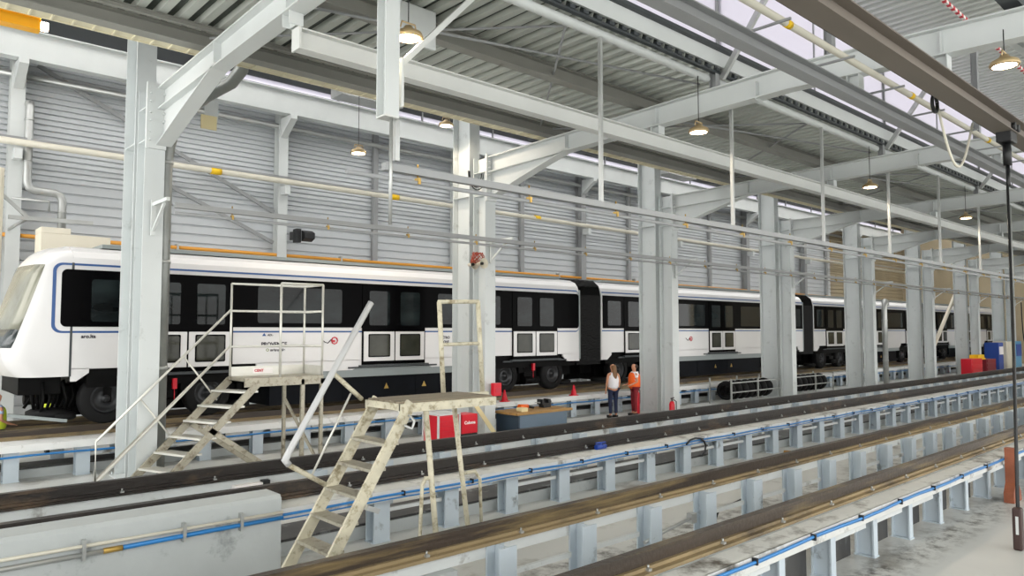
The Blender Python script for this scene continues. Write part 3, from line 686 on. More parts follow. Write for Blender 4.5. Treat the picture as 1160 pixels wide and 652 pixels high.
# ================================================================== TRAIN
YS = 16.3
def car(x0, x1, doors, label, arches, name='metro_car', win=None, cab=False, bel=True, bc=None):
    t = thing(name, (x0, YS+1.3, .86), label, 'train car', 'cars of the metro train')
    prof = [(YS, 1.98), (YS, 3.86), (YS+.02, 4.02), (YS+.07, 4.16), (YS+.18, 4.29), (YS+.4, 4.38), (YS+.8, 4.44), (YS+1.3, 4.46),
            (YS+1.8, 4.44), (YS+2.2, 4.38), (YS+2.42, 4.29), (YS+2.53, 4.16), (YS+2.58, 4.02), (YS+2.6, 3.86), (YS+2.6, 1.98)]
    b = MB(); b.prism(prof, x0, x1, 'x'); b.build('body_shell', white, t)
    b = MB(); b.box(x0+.6, x1-.4, YS+.5, YS+2.1, 4.42, 4.5); b.build('roof_walkway', skirt, t)
    # lower skirts following the bogie arches
    xs = sorted(arches); cur = x0; b = MB()
    def seg(a, c):
        if c-a < .05: return
        s0 = .22 if a > x0+.01 else 0; s1 = .22 if c < x1-.01 else 0
        cuts = [(dx-1.12, dx+1.12) for dx in doors if a < dx < c]
        pts = [(a, 1.99), (a, 1.9)] + ([(a+s0, 1.74)] if s0 else [(a, 1.74)])
        for d0, d1 in cuts: pts += [(d0-.1, 1.74), (d0+.1, 1.84), (d1-.1, 1.84), (d1+.1, 1.74)]
        pts += [(c-s1, 1.74), (c, 1.9), (c, 1.99)]
        b.prism(pts, YS, YS+.05, 'y')
    for a0, a1 in xs: seg(cur, a0); cur = a1
    seg(cur, x1)
    if b.v: b.build('side_skirt', white, t)
    # window band, stripes
    bx0 = 2.98 if cab else x0
    b = MB(); b.prism(rrect(bx0+(.1 if cab else .06), x1-.03, 2.80, 3.92, .12 if cab else .02), YS-.012, YS+.01, 'y') if not cab else b.prism(rrect(3.10, x1-.03, 2.80, 3.92, .1), YS-.012, YS+.01, 'y')
    b.build('window_band', black, t)
    if cab:
        b = MB(); o1 = rrect(2.95, x1-.02, 2.68, 4.04, .16); i1 = rrect(3.01, x1-.02, 2.72, 4.00, .13)
        nn = len(o1); vs = [(p[0], YS-.006, p[1]) for p in o1]+[(p[0], YS-.006, p[1]) for p in i1]
        b.add(vs, [(i, (i+1) % nn, nn+(i+1) % nn, nn+i) for i in range(nn)]); b.build('blue_stripe', blue, t, sol=.006)
    else:
        for z in (4.0, 2.70):
            b = MB(); b.box(x0+.03, x1-.03, YS-.006, YS+.005, z, z+.04); b.build('blue_stripe', blue, t)
    # doors
    for dx in doors:
        d = MB(); d.box(dx-.97, dx+.97, YS-.028, YS-.002, 1.86, 3.9)
        dd = d.build('door', black, t)
        for s in (-1, 1):
            xa, xb = (dx-.93, dx-.02) if s < 0 else (dx+.02, dx+.93)
            b = MB(); zz = (1.95, 2.70)
            b.box(xa, xb, YS-.045, YS-.028, *zz); b.build('leaf_panel', white, dd)
            b = MB(); b.prism(rrect(xa+.13, xb-.13, 2.05, 2.64, .03), YS-.052, YS-.040, 'y'); lf = b.build('lower_pane', black, dd)
            b = MB(); b.prism(rrect(xa+.16, xb-.16, 2.08, 2.61, .03), YS-.056, YS-.050, 'y'); b.build('lower_glass', glassl, dd)
            b = MB(); b.prism(rrect(xa+.15, xb-.15, 2.86, 3.74, .05), YS-.045, YS-.026, 'y'); b.build('upper_pane', glass, dd)
        b = MB(); b.box(dx-1.05, dx+1.05, YS-.10, YS-.002, 1.80, 1.855); b.box(dx-1.35, dx-1.0, YS-.06, YS-.002, 1.78, 1.82); b.box(dx+1.0, dx+1.35, YS-.06, YS-.002, 1.78, 1.82); b.build('door_sill', ductm, t)
    for a, c in (win or []):
        b = MB(); b.prism(rrect(a, c, 2.9, 3.74, .06), YS-.02, YS-.008, 'y'); b.build('window', glass, t)
    # skirting and equipment between bogies
    m0 = arches[0][1]+.1; m1 = arches[-1][0]-.1
    b = MB(); b.box(m0, m1, YS+.06, YS+.1, 1.56, 1.78)
    b.build('lower_trim', skirt, t)
    b = MB(); b.box(m0+.3, m1-.2, YS+.16, YS+2.3, .98, 1.6)
    for xx in (m0+2.2, m0+4.4): b.box(xx, xx+.02, YS+.15, YS+.17, .99, 1.56)
    b.build('equipment_box', under, t)
    b = MB(); b.box(x0+.3, x1-.1, YS+.1, YS+2.5, 1.6, 1.97); b.box(x0-.1, x1+.5, YS+.9, YS+1.9, 1.25, 1.6); b.box(x0+.6, x1-.6, YS+2.2, YS+2.35, .95, 1.6); b.build('underframe', dark, t)
    for k, xx in enumerate((m0+3.4, m0+4.6)):
        b = MB(); b.prism([(xx, 1.22), (xx+.14, 1.22), (xx+.07, 1.36)], YS+.14, YS+.155, 'y'); b.build('warning_triangle', brass, t)
    # bogies
    for a0, a1 in arches:
        xc = bc[arches.index((a0, a1))] if bc else (a0+a1)/2; g = MB(); g.box(xc-1.6, xc+1.6, YS+.75, YS+2.0, 1.02, 1.6)
        g.box(a0+.25, a1-.25, YS+.5, YS+.7, 1.3, 1.5); g.box(xc-.4, xc+.4, YS+.3, YS+2.3, 1.15, 1.7); g.box(xc-.25, xc+.25, YS+.12, YS+.4, 1.1, 1.45)
        for k in range(10):
            q = a0+.2+(a1-a0-.4)*random.random(); g.box(q, q+.1+.1*random.random(), YS+.15+.3*random.random(), YS+.6, 1.25+.4*random.random(), 1.75)
        g.tube([(xc-.3, YS+.1, 1.2), (xc+.3, YS+.1, 1.2)], .12, 10)
        bg = g.build('bogie', dark, t)
        for wxx in (xc-1.0, xc+1.0):
            w = MB(); w.lathe([(.30, 0), (.44, 0), (.49, .04), (.5, .1), (.5, .22), (.49, .28), (.44, .32), (.3, .32)], (wxx, YS+.12, 1.365), 'y', 28); wh = w.build('wheel', rubber, bg)
            w = MB(); w.lathe([(0, .03), (.07, .03), (.08, .08), (.2, .1), (.24, .04), (.3, .02), (.3, .3), (0, .3)], (wxx, YS+.12, 1.365), 'y', 24); w.build('rim', rim, wh)
        for wxx in (xc-1.75, xc+1.75):
            if x0+.1 < wxx < x1-.1 or cab:
                w = MB(); w.lathe([(0, 0), (.22, 0), (.28, .03), (.28, .12), (.22, .15), (0, .15)], (wxx, YS+.42, .98), 'z', 20); w.build('guide_wheel', rubber, bg)
    if bel:
        b = MB(); k = 9; vs = []
        pr = [(YS+.08, 1.6), (YS+.06, 3.9), (YS+.14, 4.2), (YS+.4, 4.4), (YS+1.3, 4.5), (YS+2.2, 4.4), (YS+2.46, 4.2), (YS+2.5, 3.9), (YS+2.5, 1.6)]
        for i in range(k+1):
            s = -.05 if i % 2 else .05; x = x1+(1.08)*i/k
            for (y, z) in pr: vs.append((x, y+(s if y < YS+1.3 else -s)*(1 if abs(y-YS-1.3) > .5 else 0), z+(-s*.6 if z > 4.1 else 0)))
        m = len(pr); fs = [(i*m+j, i*m+j+1, (i+1)*m+j+1, (i+1)*m+j) for i in range(k) for j in range(m-1)]
        b.add(vs, fs); b.build('gangway_bellows', bellow, t)
        b = MB(); b.box(x1-.02, x1+.05, YS-.005, YS+.03, 1.8, 4.05); b.build('end_seal', skirt, t)
    return t
c1 = car(3.3, 17.87, [5.47, 10.7, 15.85], 'leading white metro car with sloping windscreen, in front of the others', [(3.62, 7.0), (14.1, 17.1)], bc=[4.98, 15.75], win=[(3.62, 4.2), (7.0, 9.15), (12.1, 13.2), (13.3, 14.4)], cab=True)
c2 = car(18.98, 33.45, [21.15, 26.45, 31.6], 'second white metro car, behind the people column', [(19.5, 22.6), (30, 32.9)], win=[(19.3, 20.0), (23.0, 25.2), (27.9, 30.2), (32.75, 33.2)])
c3 = car(34.55, 49.1, [36.8, 42, 47.2], 'third white metro car, seen between the far columns', [(35.1, 38.2), (45.5, 48.6)], win=[(34.9, 35.6), (38.4, 40.6), (43.5, 45.8)])
c4 = car(50.2, 65.5, [52.5, 57.7, 63], 'last white metro car at the far end of the train', [(50.8, 53.9), (61.5, 64.6)], win=[(54.2, 56.3), (59.2, 61.4)], bel=False)
# cab nose on car 1
XF = [(1.84, 2.36), (2.0, 2.22), (2.2, 2.12), (2.4, 2.08), (2.55, 2.14), (2.75, 2.2), (3.0, 2.28), (3.4, 2.40), (3.8, 2.52), (4.0, 2.58), (4.12, 2.66), (4.24, 2.76), (4.34, 2.9), (4.41, 3.05), (4.46, 3.3)]
b = MB(); rows = []
def ysy(z):
    pr = [(1.84, 0), (3.86, 0), (4.02, .02), (4.16, .07), (4.29, .18), (4.38, .4), (4.44, .8), (4.46, 1.25)]
    for (a, p), (c, q) in zip(pr, pr[1:]):
        if a <= z <= c: return p+(q-p)*(z-a)/(c-a)
    return 1.25
NS = 14
for z, xf in XF:
    yi = ysy(z); hw = 1.3-yi; rc = min(.42, hw*.6); row = []
    half = [(3.3, hw)]
    xs_ = xf+.10+rc
    half.append((max(xs_, xf)+.001 if xs_ < 3.3 else 3.299, hw)) 
    for i in range(1, 8):
        a = PI/2*i/7; half.append((min(3.298, xf+.10+rc-rc*math.sin(a)), hw-rc+rc*math.cos(a)))
    half.append((xf+.03, (hw-rc)*.5)); half.append((xf, 0))
    full = [(x, YS+1.3-y, z) for x, y in half] + [(x, YS+1.3+y, z) for x, y in half[-2::-1]]
    rows.append(full)
m = len(rows[0]); vs = [p for r in rows for p in r]
fw = []; fg = []; fd = []
for i in range(len(rows)-1):
    for j in range(m-1):
        f = (i*m+j, i*m+j+1, (i+1)*m+j+1, (i+1)*m+j)
        z = (XF[i][0]+XF[i+1][0])/2
        if 4 <= j <= m-6 and 2.4 <= z <= 4.0: (fd if z < 2.75 else fg).append(f)
        else: fw.append(f)
nose = MB().add(vs, fw, 0, True).build('cab_nose', white, c1)
MB().add(vs, fg, 0, True).build('windscreen', wind, c1, sol=-.004)
MB().add(vs, fd, 0, True).build('dashboard_glass', dash, c1, sol=-.004)
MB().add([rows[0][j] for j in range(m)], [list(range(m))]).build('nose_floor', dark, c1)
b = MB(); b.box(3.27, 3.31, YS-.008, YS+.01, 1.84, 4.05); b.build('cab_joint', ductm, c1)
b = MB(); b.tube([(2.25, YS+.75, 2.5), (2.33, YS+.6, 2.75), (2.42, YS+.5, 3.05)], .012, 6); b.build('wiper', blackp, c1)
b = MB(); b.box(2.5, 3.2, YS+.3, YS+2.2, 1.5, 1.84); b.tube([(3.2, YS+1.3, 1.35), (2.75, YS+1.3, 1.35)], .12, 10)
for k in range(16):
    q = 2.75+.9*random.random(); yy = YS+.2+1.2*random.random(); b.tube([(q, yy, 1.75), (q+.1*random.random(), yy, 1.4), (q+.2*random.random()-.1, yy, 1.0+.2*random.random())], .03, 6)
b.build('coupler_gear', dark, c1)
b = MB(); b.lathe([(0, 0), (.3, 0), (.38, .04), (.38, .14), (.3, .18), (0, .18)], (3.05, YS+.55, 1.02), 'z', 24); b.build('guide_wheel', rubber, c1)
b = MB(); b.bar((2.35, YS+.3, 1.14), (3.3, YS+.15, .98), .1, .06); b.build('collector_shoe', skirt, c1)
# lettering
def lettering(x):
    b = MB(); b.prism([(x, 2.60), (x+.1, 2.60), (x+.05, 2.67)], YS-.006, YS+.001, 'y'); b.build('emblem', blue, c1)
    text('lettering', 'AIX-', .07, (x+.13, YS-.004, 2.60), FACE, letm, c1)
    text('lettering', 'PROVENCE', .125, (x-.02, YS-.004, 2.37), FACE, letm, c1)
    text('lettering', 'O', .09, (x+.1, YS-.004, 2.25), FACE, letg, c1)
    text('lettering', 'm\u00e9tropole', .085, (x+.2, YS-.004, 2.25), FACE, letm, c1)
lettering(7.12)
b = MB(); x = 12.35
text('lettering', 'M\u00c9TRO', .1, (12.2, YS-.004, 2.5), FACE, letm, c1); text('lettering', 'PROVE', .1, (12.2, YS-.004, 2.38), FACE, letm, c1)
text('lettering', 'aro.lta', .10, (3.46, YS-.012, 2.58), FACE, letm, c1)
def logo(car_, x, z=2.42, s=1.):
    b = MB(); b.tube([(x, YS-.006, z+.12*s), (x+.12*s, YS-.006, z+.03*s), (x+.22*s, YS-.006, z), (x+.34*s, YS-.006, z+.12*s)], .014*s, 6); b.build('logo_tail', letm, car_)
    b = MB(); pts = [(x+.46*s+.11*s*math.cos(a), YS-.006, z+.08*s+.11*s*math.sin(a)) for a in [2*PI*i/8 for i in range(9)]]; b.tube(pts, .02*s, 6)
    b.box(x+.36*s, x+.48*s, YS-.012, YS-.002, z+.03*s, z+.1*s); b.build('logo_face', letr, car_)
logo(c1, 8.62, s=.75); logo(c2, 23.9, 2.35, s=.75) 
# red lamp and label bits hanging under car
for k, x in enumerate((5.2, 15.75)):
    tag(MB().box(x, x+.08, YS-.02, YS+.06, 1.5, 1.72).tube([(x+.04, YS+.02, 1.5), (x+.04, YS+.02, 1.2)], .008, 6).build('red_tag', red), 'small red tag hanging under the train near the %s' % ('first bogie' if k == 0 else 'first car rear door'), 'tag', 'red tags hanging under the train')
for k, x in enumerate((14.3, 17.25)):
    o = tag(MB().lathe([(0, .34), (.02, .33), (.1, .02), (.16, .02), (.16, 0), (0, 0)], (x, 15.98, .672), 'z', 16).build('traffic_cone', red), 'small red cone on the white ledge, %s' % ('nearest the horn column' if k == 0 else 'below the gangway bellows'), 'cone', 'red cones on the train ledge')

# ================================================================== MOBILE STAIRS (behind)
t = thing('mobile_stairs', (5.2, 13.5, 0), 'wide dirty aluminium mobile stairs with guarded platform before the train', 'stairs')
YN, YF = 13.13, 13.9
xa, za, xb, zb = 3.72, .0, 5.5, 1.84
SK = .27
for y in (YN, YF):
    k_ = SK if y == YN else 0
    MB().bar((xa+k_-.04, y, za+.02), (xb+k_-.05, y, zb-.04), .04, .13, (0, 0, 1)).build('stringer', alu, t)
for k in range(1, 7):
    f = k/7.0; z = .05+f*1.8; x = 3.78+f*1.72
    MB().prism([(x-.14+SK, YN), (x+.16+SK, YN), (x+.16, YF), (x-.14, YF)], z, z+.035, 'z').build('tread', aluc, t)
b = MB(); b.box(5.42, 6.98, YN-.02, YF+.02, 1.80, 1.86); b.box(5.42, 6.98, YN-.03, YN, 1.70, 1.86); b.build('platform', alu, t)
b = MB(); b.box(5.45, 6.98, YF, YF+.015, 1.86, 2.04); b.box(6.97, 6.985, YN, YF, 1.86, 2.04); b.build('kick_board', aluc, t)
b = MB(); b.box(5.9, 6.3, YF-.006, YF, 1.90, 2.0); b.build('maker_plate', letw, t)
text('lettering', 'CENT', .07, (5.93, YF-.012, 1.93), FACE, letr, t)
rz = (3.62, 3.1, 2.42)
for k, (x, y) in enumerate(((5.46, YF), (6.96, YF), (6.96, YN), (6.45, YF), (6.1, YN))):
    MB().tube([(x, y, 1.86), (x, y, rz[0])], .022, 8).build('guard_post', aluc, t)
for z in rz:
    MB().tube([(5.46, YF, z), (6.96, YF, z), (6.96, YN, z)], .02, 8).build('guard_rail', aluc, t)
MB().tube([(6.96, YN, rz[0]), (6.1, YN, rz[0])], .02, 8).build('guard_rail', aluc, t)
for (x, y, dx) in ((6.55, YN, .02), (6.55, YF, .02), (6.95, YN, 0), (6.95, YF, 0)):
    MB().bar((x, y, .04), (x, y, 1.8), .06, .06, (0, 1, 0)).build('leg', alu, t)
MB().bar((6.95, YN, .1), (6.55, YF, 1.4), .04, .05).build('cross_brace', alu, t)
for y in (YN, YF): MB().bar((4.75, y, 1.05), (6.1, y, .06), .04, .09).build('rear_strut', alu, t)
b = MB(); b.box(3.75, 7.0, YN-.02, YN+.04, .02, .08); b.box(3.75, 7.0, YF-.04, YF+.02, .02, .08); b.build('base_frame', alu, t)
# stair handrail on the far side
MB().tube([(5.46, YF+.02, 3.12), (3.23, YF+.02, .86), (3.23, YF+.02, .18), (5.46, YF+.02, 2.44)], .022, 8).build('handrail', aluc, t)
for x, z in ((4.3, .0), (3.8, 0)):
    pass
for f in (.30, .62):
    x = 3.23+(5.46-3.23)*f; z = .86+2.26*f
    MB().tube([(x, YF+.02, z), (x+.62, YF+.02, z-.83)], .016, 8).build('handrail_strut', aluc, t)

# ================================================================== HIGH WORK PLATFORM (front)
t = thing('work_platform', (4.6, 6.7, 0), 'narrow stained steel work platform with steep steps, standing between the two tracks', 'stairs')
yn, yf = 6.4, 7.05
for y in (yn, yf):
    MB().bar((3.18, y, .02), (4.42, y, 1.98), .035, .12, (0, 0, 1)).build('stringer', rustw, t)
for k in range(8):
    z = .10+.243*k; x = 3.13+(z)*.628
    if z > 1.75: continue
    MB().box(x-.02, x+.16, yn, yf, z, z+.03).build('tread', alu, t)
b = MB()
for k in range(6): b.box(4.3, 5.55, yn+.02+.107*k, yn+.115+.107*k, 1.96, 1.99)
b.build('deck_boards', deckwood, t)
b = MB(); b.box(4.28, 5.58, yn-.02, yn+.02, 1.88, 1.97); b.box(4.28, 5.58, yf-.01, yf+.03, 1.88, 1.97); b.box(4.28, 4.32, yn, yf, 1.9, 1.97); b.box(5.54, 5.58, yn, yf, 1.9, 1.97); b.build('deck_frame', rustw, t)
for p, q in (((4.62, yn+.02, 1.9), (4.82, yn+.02, .02)), ((5.48, yf, 1.9), (5.76, yf, .02))):
    MB().tube([p, q], .032, 10).build('leg', rustw, t)
for x, y, s in ((4.72, yn+.02, -1), (5.66, yf, 1)):
    xx = x+s*.14; pts = [(x, y, 1.16), (xx-s*.04, y, 1.17), (xx, y, 1.10), (xx+s*.05, y, .02)]
    if s > 0: pts = [(x-.04, y, 1.0), (xx+.02, y, 1.0), (xx+.1, y, .9), (xx+.14, y, .02)]
    MB().tube(pts, .02, 8).build('outrigger', rustw, t)
for x0_, x1_ in ((5.26, 5.33), (5.88, 5.92)):
    MB().tube([(x0_, yf, 3.07), (x1_ - (0 if x0_ < 5.5 else .38), yf, 1.97)] if x0_ < 5.5 else [(5.86, yf, 3.09), (5.94, yf, 1.96)], .03, 10).build('gate_post', rustw, t)
MB().tube([(5.25, yf, 3.07), (5.87, yf, 3.09)], .026, 10).build('gate_rail', rustw, t)
MB().tube([(5.29, yf, 2.56), (5.9, yf, 2.57)], .022, 10).build('gate_rail', rustw, t)
MB().box(5.5, 6.0, yf-.05, yf+.02, 1.9, 1.97).build('gate_foot', rustw, t)
MB().tube([(4.34, yf+.03, 3.04), (3.40, yf+.03, 1.5), (3.36, yf+.03, 1.42), (3.40, yf+.03, 1.37)], .034, 12).build('handrail_tube', greytube, t)
MB().tube([(3.38, yf+.03, 1.38), (3.80, yf+.01, 1.12)], .026, 8).build('lower_stay', rustw, t)
MB().tube([(3.88, yf+.03, 2.28), (4.22, yf, 1.98)], .026, 8).build('upper_stay', rustw, t)
MB().tube([(4.1, yf+.03, 2.05), (3.66, yf+.03, 1.24)], .012, 6).build('thin_rod', aluc, t)
b = MB(); b.tube([(4.36, yn-.04, 1.86), (4.4, yn-.09, 1.8), (4.36, yn-.1, 1.72), (4.3, yn-.05, 1.76)], .014, 6); b.build('latch_hook', galv2, t)
b = MB(); b.bar((3.86, yn-.05, 1.0), (4.0, yn-.05, .94), .05, .05); b.build('clamp', galv2, t)

# ================================================================== FLOOR OBJECTS
t = thing('tool_trolley', (10.2, 13.6, 0), 'red tool trolley with drawers behind the high work platform', 'tool trolley')
b = MB(); b.box(9.92, 10.5, 13.3, 13.85, .12, .82); b.build('cabinet', red, t, bevel=.01)
b = MB(); b.box(9.89, 9.93, 13.27, 13.31, .1, .84); b.box(10.49, 10.53, 13.27, 13.31, .1, .84); b.box(9.89, 9.93, 13.84, 13.88, .1, .84); b.box(9.89, 10.53, 13.27, 13.88, .82, .85); b.build('frame', steel, t)
for k in range(6):
    z = .15+.11*k; MB().box(9.95, 10.47, 13.285, 13.3, z, z+.09).build('drawer', red, t)
for x in (10.0, 10.4):
    for y in (13.38, 13.78): MB().tube([(x-.015, y, .06), (x+.015, y, .06)], .06, 10).build('castor', blackp, t)
t = thing('tool_case', (10.8, 13.55, 0), 'red and black lettered tool case right against the red tool trolley', 'case')
b = MB(); b.box(10.56, 11.02, 13.25, 13.7, 0, .36); b.build('box', blackp, t, bevel=.02)
b = MB(); b.box(10.56, 11.02, 13.25, 13.7, .36, .8); b.build('lid', red, t, bevel=.02)
text('lettering', 'Coloma', .1, (10.62, 13.245, .58), FACE, letw, t); text('lettering', 'Coloma', .09, (10.66, 13.245, .2), FACE, letw, t)
t = thing('timber_prop', (11.7, 13.8, 0), 'pale timber bar leaning on the second column', 'timber')
b = MB(); b.bar((11.3, 13.8, 1.05), (11.95, 13.5, .02), .05, .1); b.build('bar', woodbar, t)
t = thing('work_bench', (13.3, 13.8, 0), 'blue-grey workbench with worn wooden top right of the second column', 'workbench')
b = MB(); b.box(12.55, 14.25, 13.45, 14.3, .0, .62); b.build('cabinet', benchm, t, bevel=.01)
b = MB(); b.box(12.5, 12.56, 13.46, 14.29, .02, .6); b.build('end_panel', benchd, t)
b = MB(); b.box(12.42, 14.42, 13.4, 14.35, .62, .68); b.build('top', woodt, t, bevel=.006)
t = thing('bench_vice', (13.95, 14.0, .68), 'dark bench vice standing on the wooden bench top', 'vice')
b = MB(); b.box(13.85, 14.1, 13.9, 14.1, .68, .8); b.box(13.78, 13.85, 13.9, 14.1, .76, .9); b.box(14.02, 14.1, 13.9, 14.1, .8, .9); b.tube([(13.7, 14.0, .82), (14.2, 14.0, .82)], .03, 8); b.build('body', blackp, t)
b = MB(); b.tube([(13.7, 13.9, .82), (13.7, 14.1, .82)], .012, 6); b.build('handle', galv2, t)
t = thing('power_tool', (12.95, 13.8, .68), 'orange power tool on the bench top', 'power tool')
b = MB(); b.tube([(12.85, 13.8, .78), (13.15, 13.8, .78)], [.07, .05], 10); b.bar((12.92, 13.8, .76), (12.9, 13.8, .68), .06, .06); b.build('housing', orangeo, t)
b = MB(); b.tube([(13.15, 13.8, .77), (13.36, 13.8, .73)], .035, 8); b.build('chuck', blackp, t)
tag(MB().prism(rrect(12.7, 12.92, .68, .78, .02), 13.55, 13.75, 'y').build('parts_carton', woodbar), 'small brown carton at the left end of the bench top', 'carton')
t = thing('wall_box', (12.2, 13.9, 1.1), 'bright red box on the front of the second column', 'box')
b = MB(); b.box(12.0, 12.25, 13.8, 13.93, 1.1, 1.42); b.build('body', red, t, bevel=.015)
b = MB(); b.box(12.05, 12.2, 13.79, 13.80, 1.18, 1.3); b.build('window', letr, t)
b = MB(); b.box(12.05, 12.2, 13.93, 13.97, 1.15, 1.38); b.build('back_plate', steel, t)
# extinguishers
def extinguisher(x, y, label, s=1.):
    t = thing('fire_extinguisher', (x, y, 0), label, 'fire extinguisher', 'fire extinguishers')
    MB().lathe([(0, 0), (.085*s, 0), (.09*s, .03), (.09*s, .42*s), (.06*s, .5*s), (.03*s, .52*s), (0, .52*s)], (x, y, 0), seg=16).build('cylinder', red, t)
    b = MB(); b.tube([(x, y, .52*s), (x, y, .6*s)], .02, 8); b.bar((x-.06, y, .6*s), (x+.1, y, .62*s), .03, .03); b.build('valve', blackp, t)
    b = MB(); b.tube([(x+.05, y-.02, .57*s), (x+.17, y-.04, .5*s), (x+.16, y-.05, .25*s), (x+.11, y-.04, .12*s)], .014, 6); b.build('hose', blackp, t)
extinguisher(19.3, 13.7, 'red fire extinguisher with black hose at the foot of the third column')
extinguisher(19.4, 15.2, 'taller red fire extinguisher between the orange vest person and the column', 1.5)
extinguisher(55.6, 14.5, 'distant red fire extinguisher before the cream cabinet', 1.6)
# rack with dark coils
for k, x0_ in enumerate((24.1, 28.9)):
    t = thing('coil_rack', (x0_+1.8, 14.8, 0), 'low grey tube rack holding dark coils, %s the fourth column' % ('left of' if k == 0 else 'right of'), 'rack', 'racks of dark coils')
    for x in (x0_, x0_+1.9, x0_+3.6):
        for y in (14.5, 15.4): MB().bar((x, y, 0), (x, y, .95 if k == 0 else .9), .05, .05, (0, 1, 0)).build('upright', galv2, t)
    for z in (.1, .45, .8):
        for y in (14.5, 15.4): MB().bar((x0_, y, z), (x0_+3.6, y, z), .04, .04).build('rail', galv2, t)
    for q in range(7):
        xx = x0_+.4+.46*q
        if 27.6 < xx < 28.4: continue
        tag(MB().lathe([(.2, -.13), (.33, -.14), (.36, 0), (.33, .14), (.2, .13), (.2, -.13)], (xx, 14.95, .49), 'x', 20).build('dark_coil', rubber), 'dark rubber ring standing in the rack %s the fourth column, %s from the left' % ('left of' if k == 0 else 'right of', ORD[q]), 'coil', 'dark rings in the racks')
# far red boxes, cabinets
far = [(47.6, 49.6, .0, 1.1, red, 'large red tool chest in the far distance, left of the yellow tray'), (50.4, 52.3, 0, 1.0, M('dark_red_chest', '#7d1a26', .5), 'darker red tool chest in the far distance, right of the yellow tray')]
for x0_, x1_, z0, z1, m_, lab in far:
    t = thing('tool_chest', ((x0_+x1_)/2, 14.0, 0), lab, 'tool chest', 'distant red tool chests')
    MB().box(x0_, x1_, 13.3, 13.85, 0, z1).build('body', m_, t, bevel=.02)
    for k in range(4): MB().box(x0_+.1, x1_-.1, 13.27, 13.3, .1+.24*k, .28+.24*k).build('drawer', m_, t)
tag(MB().box(49.0, 50.2, 13.35, 13.8, 1.1, 1.3).box(49.7, 50.6, 13.4, 13.8, 1.0, 1.1).build('parts_tray', yellow), 'yellow tray on top of the distant red chests', 'tray')
t = thing('tall_cabinet', (55, 14, 0), 'tall blue cabinet in the far distance before the last columns', 'cabinet')
MB().box(54.2, 55.2, 13.6, 14.4, 0, 1.95).build('body', bluec, t, bevel=.02); MB().box(54.3, 55.1, 13.57, 13.6, 1.2, 1.7).build('door_panel', letw, t)
t = thing('tall_cabinet', (57, 14, 0), 'tall cream cabinet in the far distance, right of the blue one', 'cabinet')
MB().box(56.0, 57.9, 13.6, 14.4, 0, 2.0).build('body', creamc, t, bevel=.02); MB().box(56.1, 57.8, 13.57, 13.6, .1, 1.9).build('door_panel', creamc, t)
t = thing('tall_cabinet', (58.8, 14, 0), 'light blue dispenser cabinet in the far distance beside the cream one', 'cabinet')
MB().box(58.1, 59.5, 13.6, 14.4, 0, 2.0).build('body', cyanc, t, bevel=.02); MB().box(58.2, 59.4, 13.57, 13.6, 1.0, 1.8).build('door_panel', bluec, t)
tag(MB().bar((53.2, 15.6, 5.2), (48.4, 15.6, 1.5), .14, .2).build('diagonal_prop', creamc), 'pale diagonal bar between the sixth and seventh columns', 'brace')
b = MB()
for k in range(4):
    pts = [(58.6+.9*k+.45*math.cos(PI+PI*i/12*1)+.0, 13.2, 4.6-2.6*math.sin(PI*i/12)-(.25*k)*math.sin(PI*i/12)) for i in range(13)]
    tag(MB().tube(pts, .035, 6).build('cable_loop', blackp), 'long hanging dark cable loop at the far end, %s from the left' % ORD[k], 'cable', 'hanging cable loops at the far end')

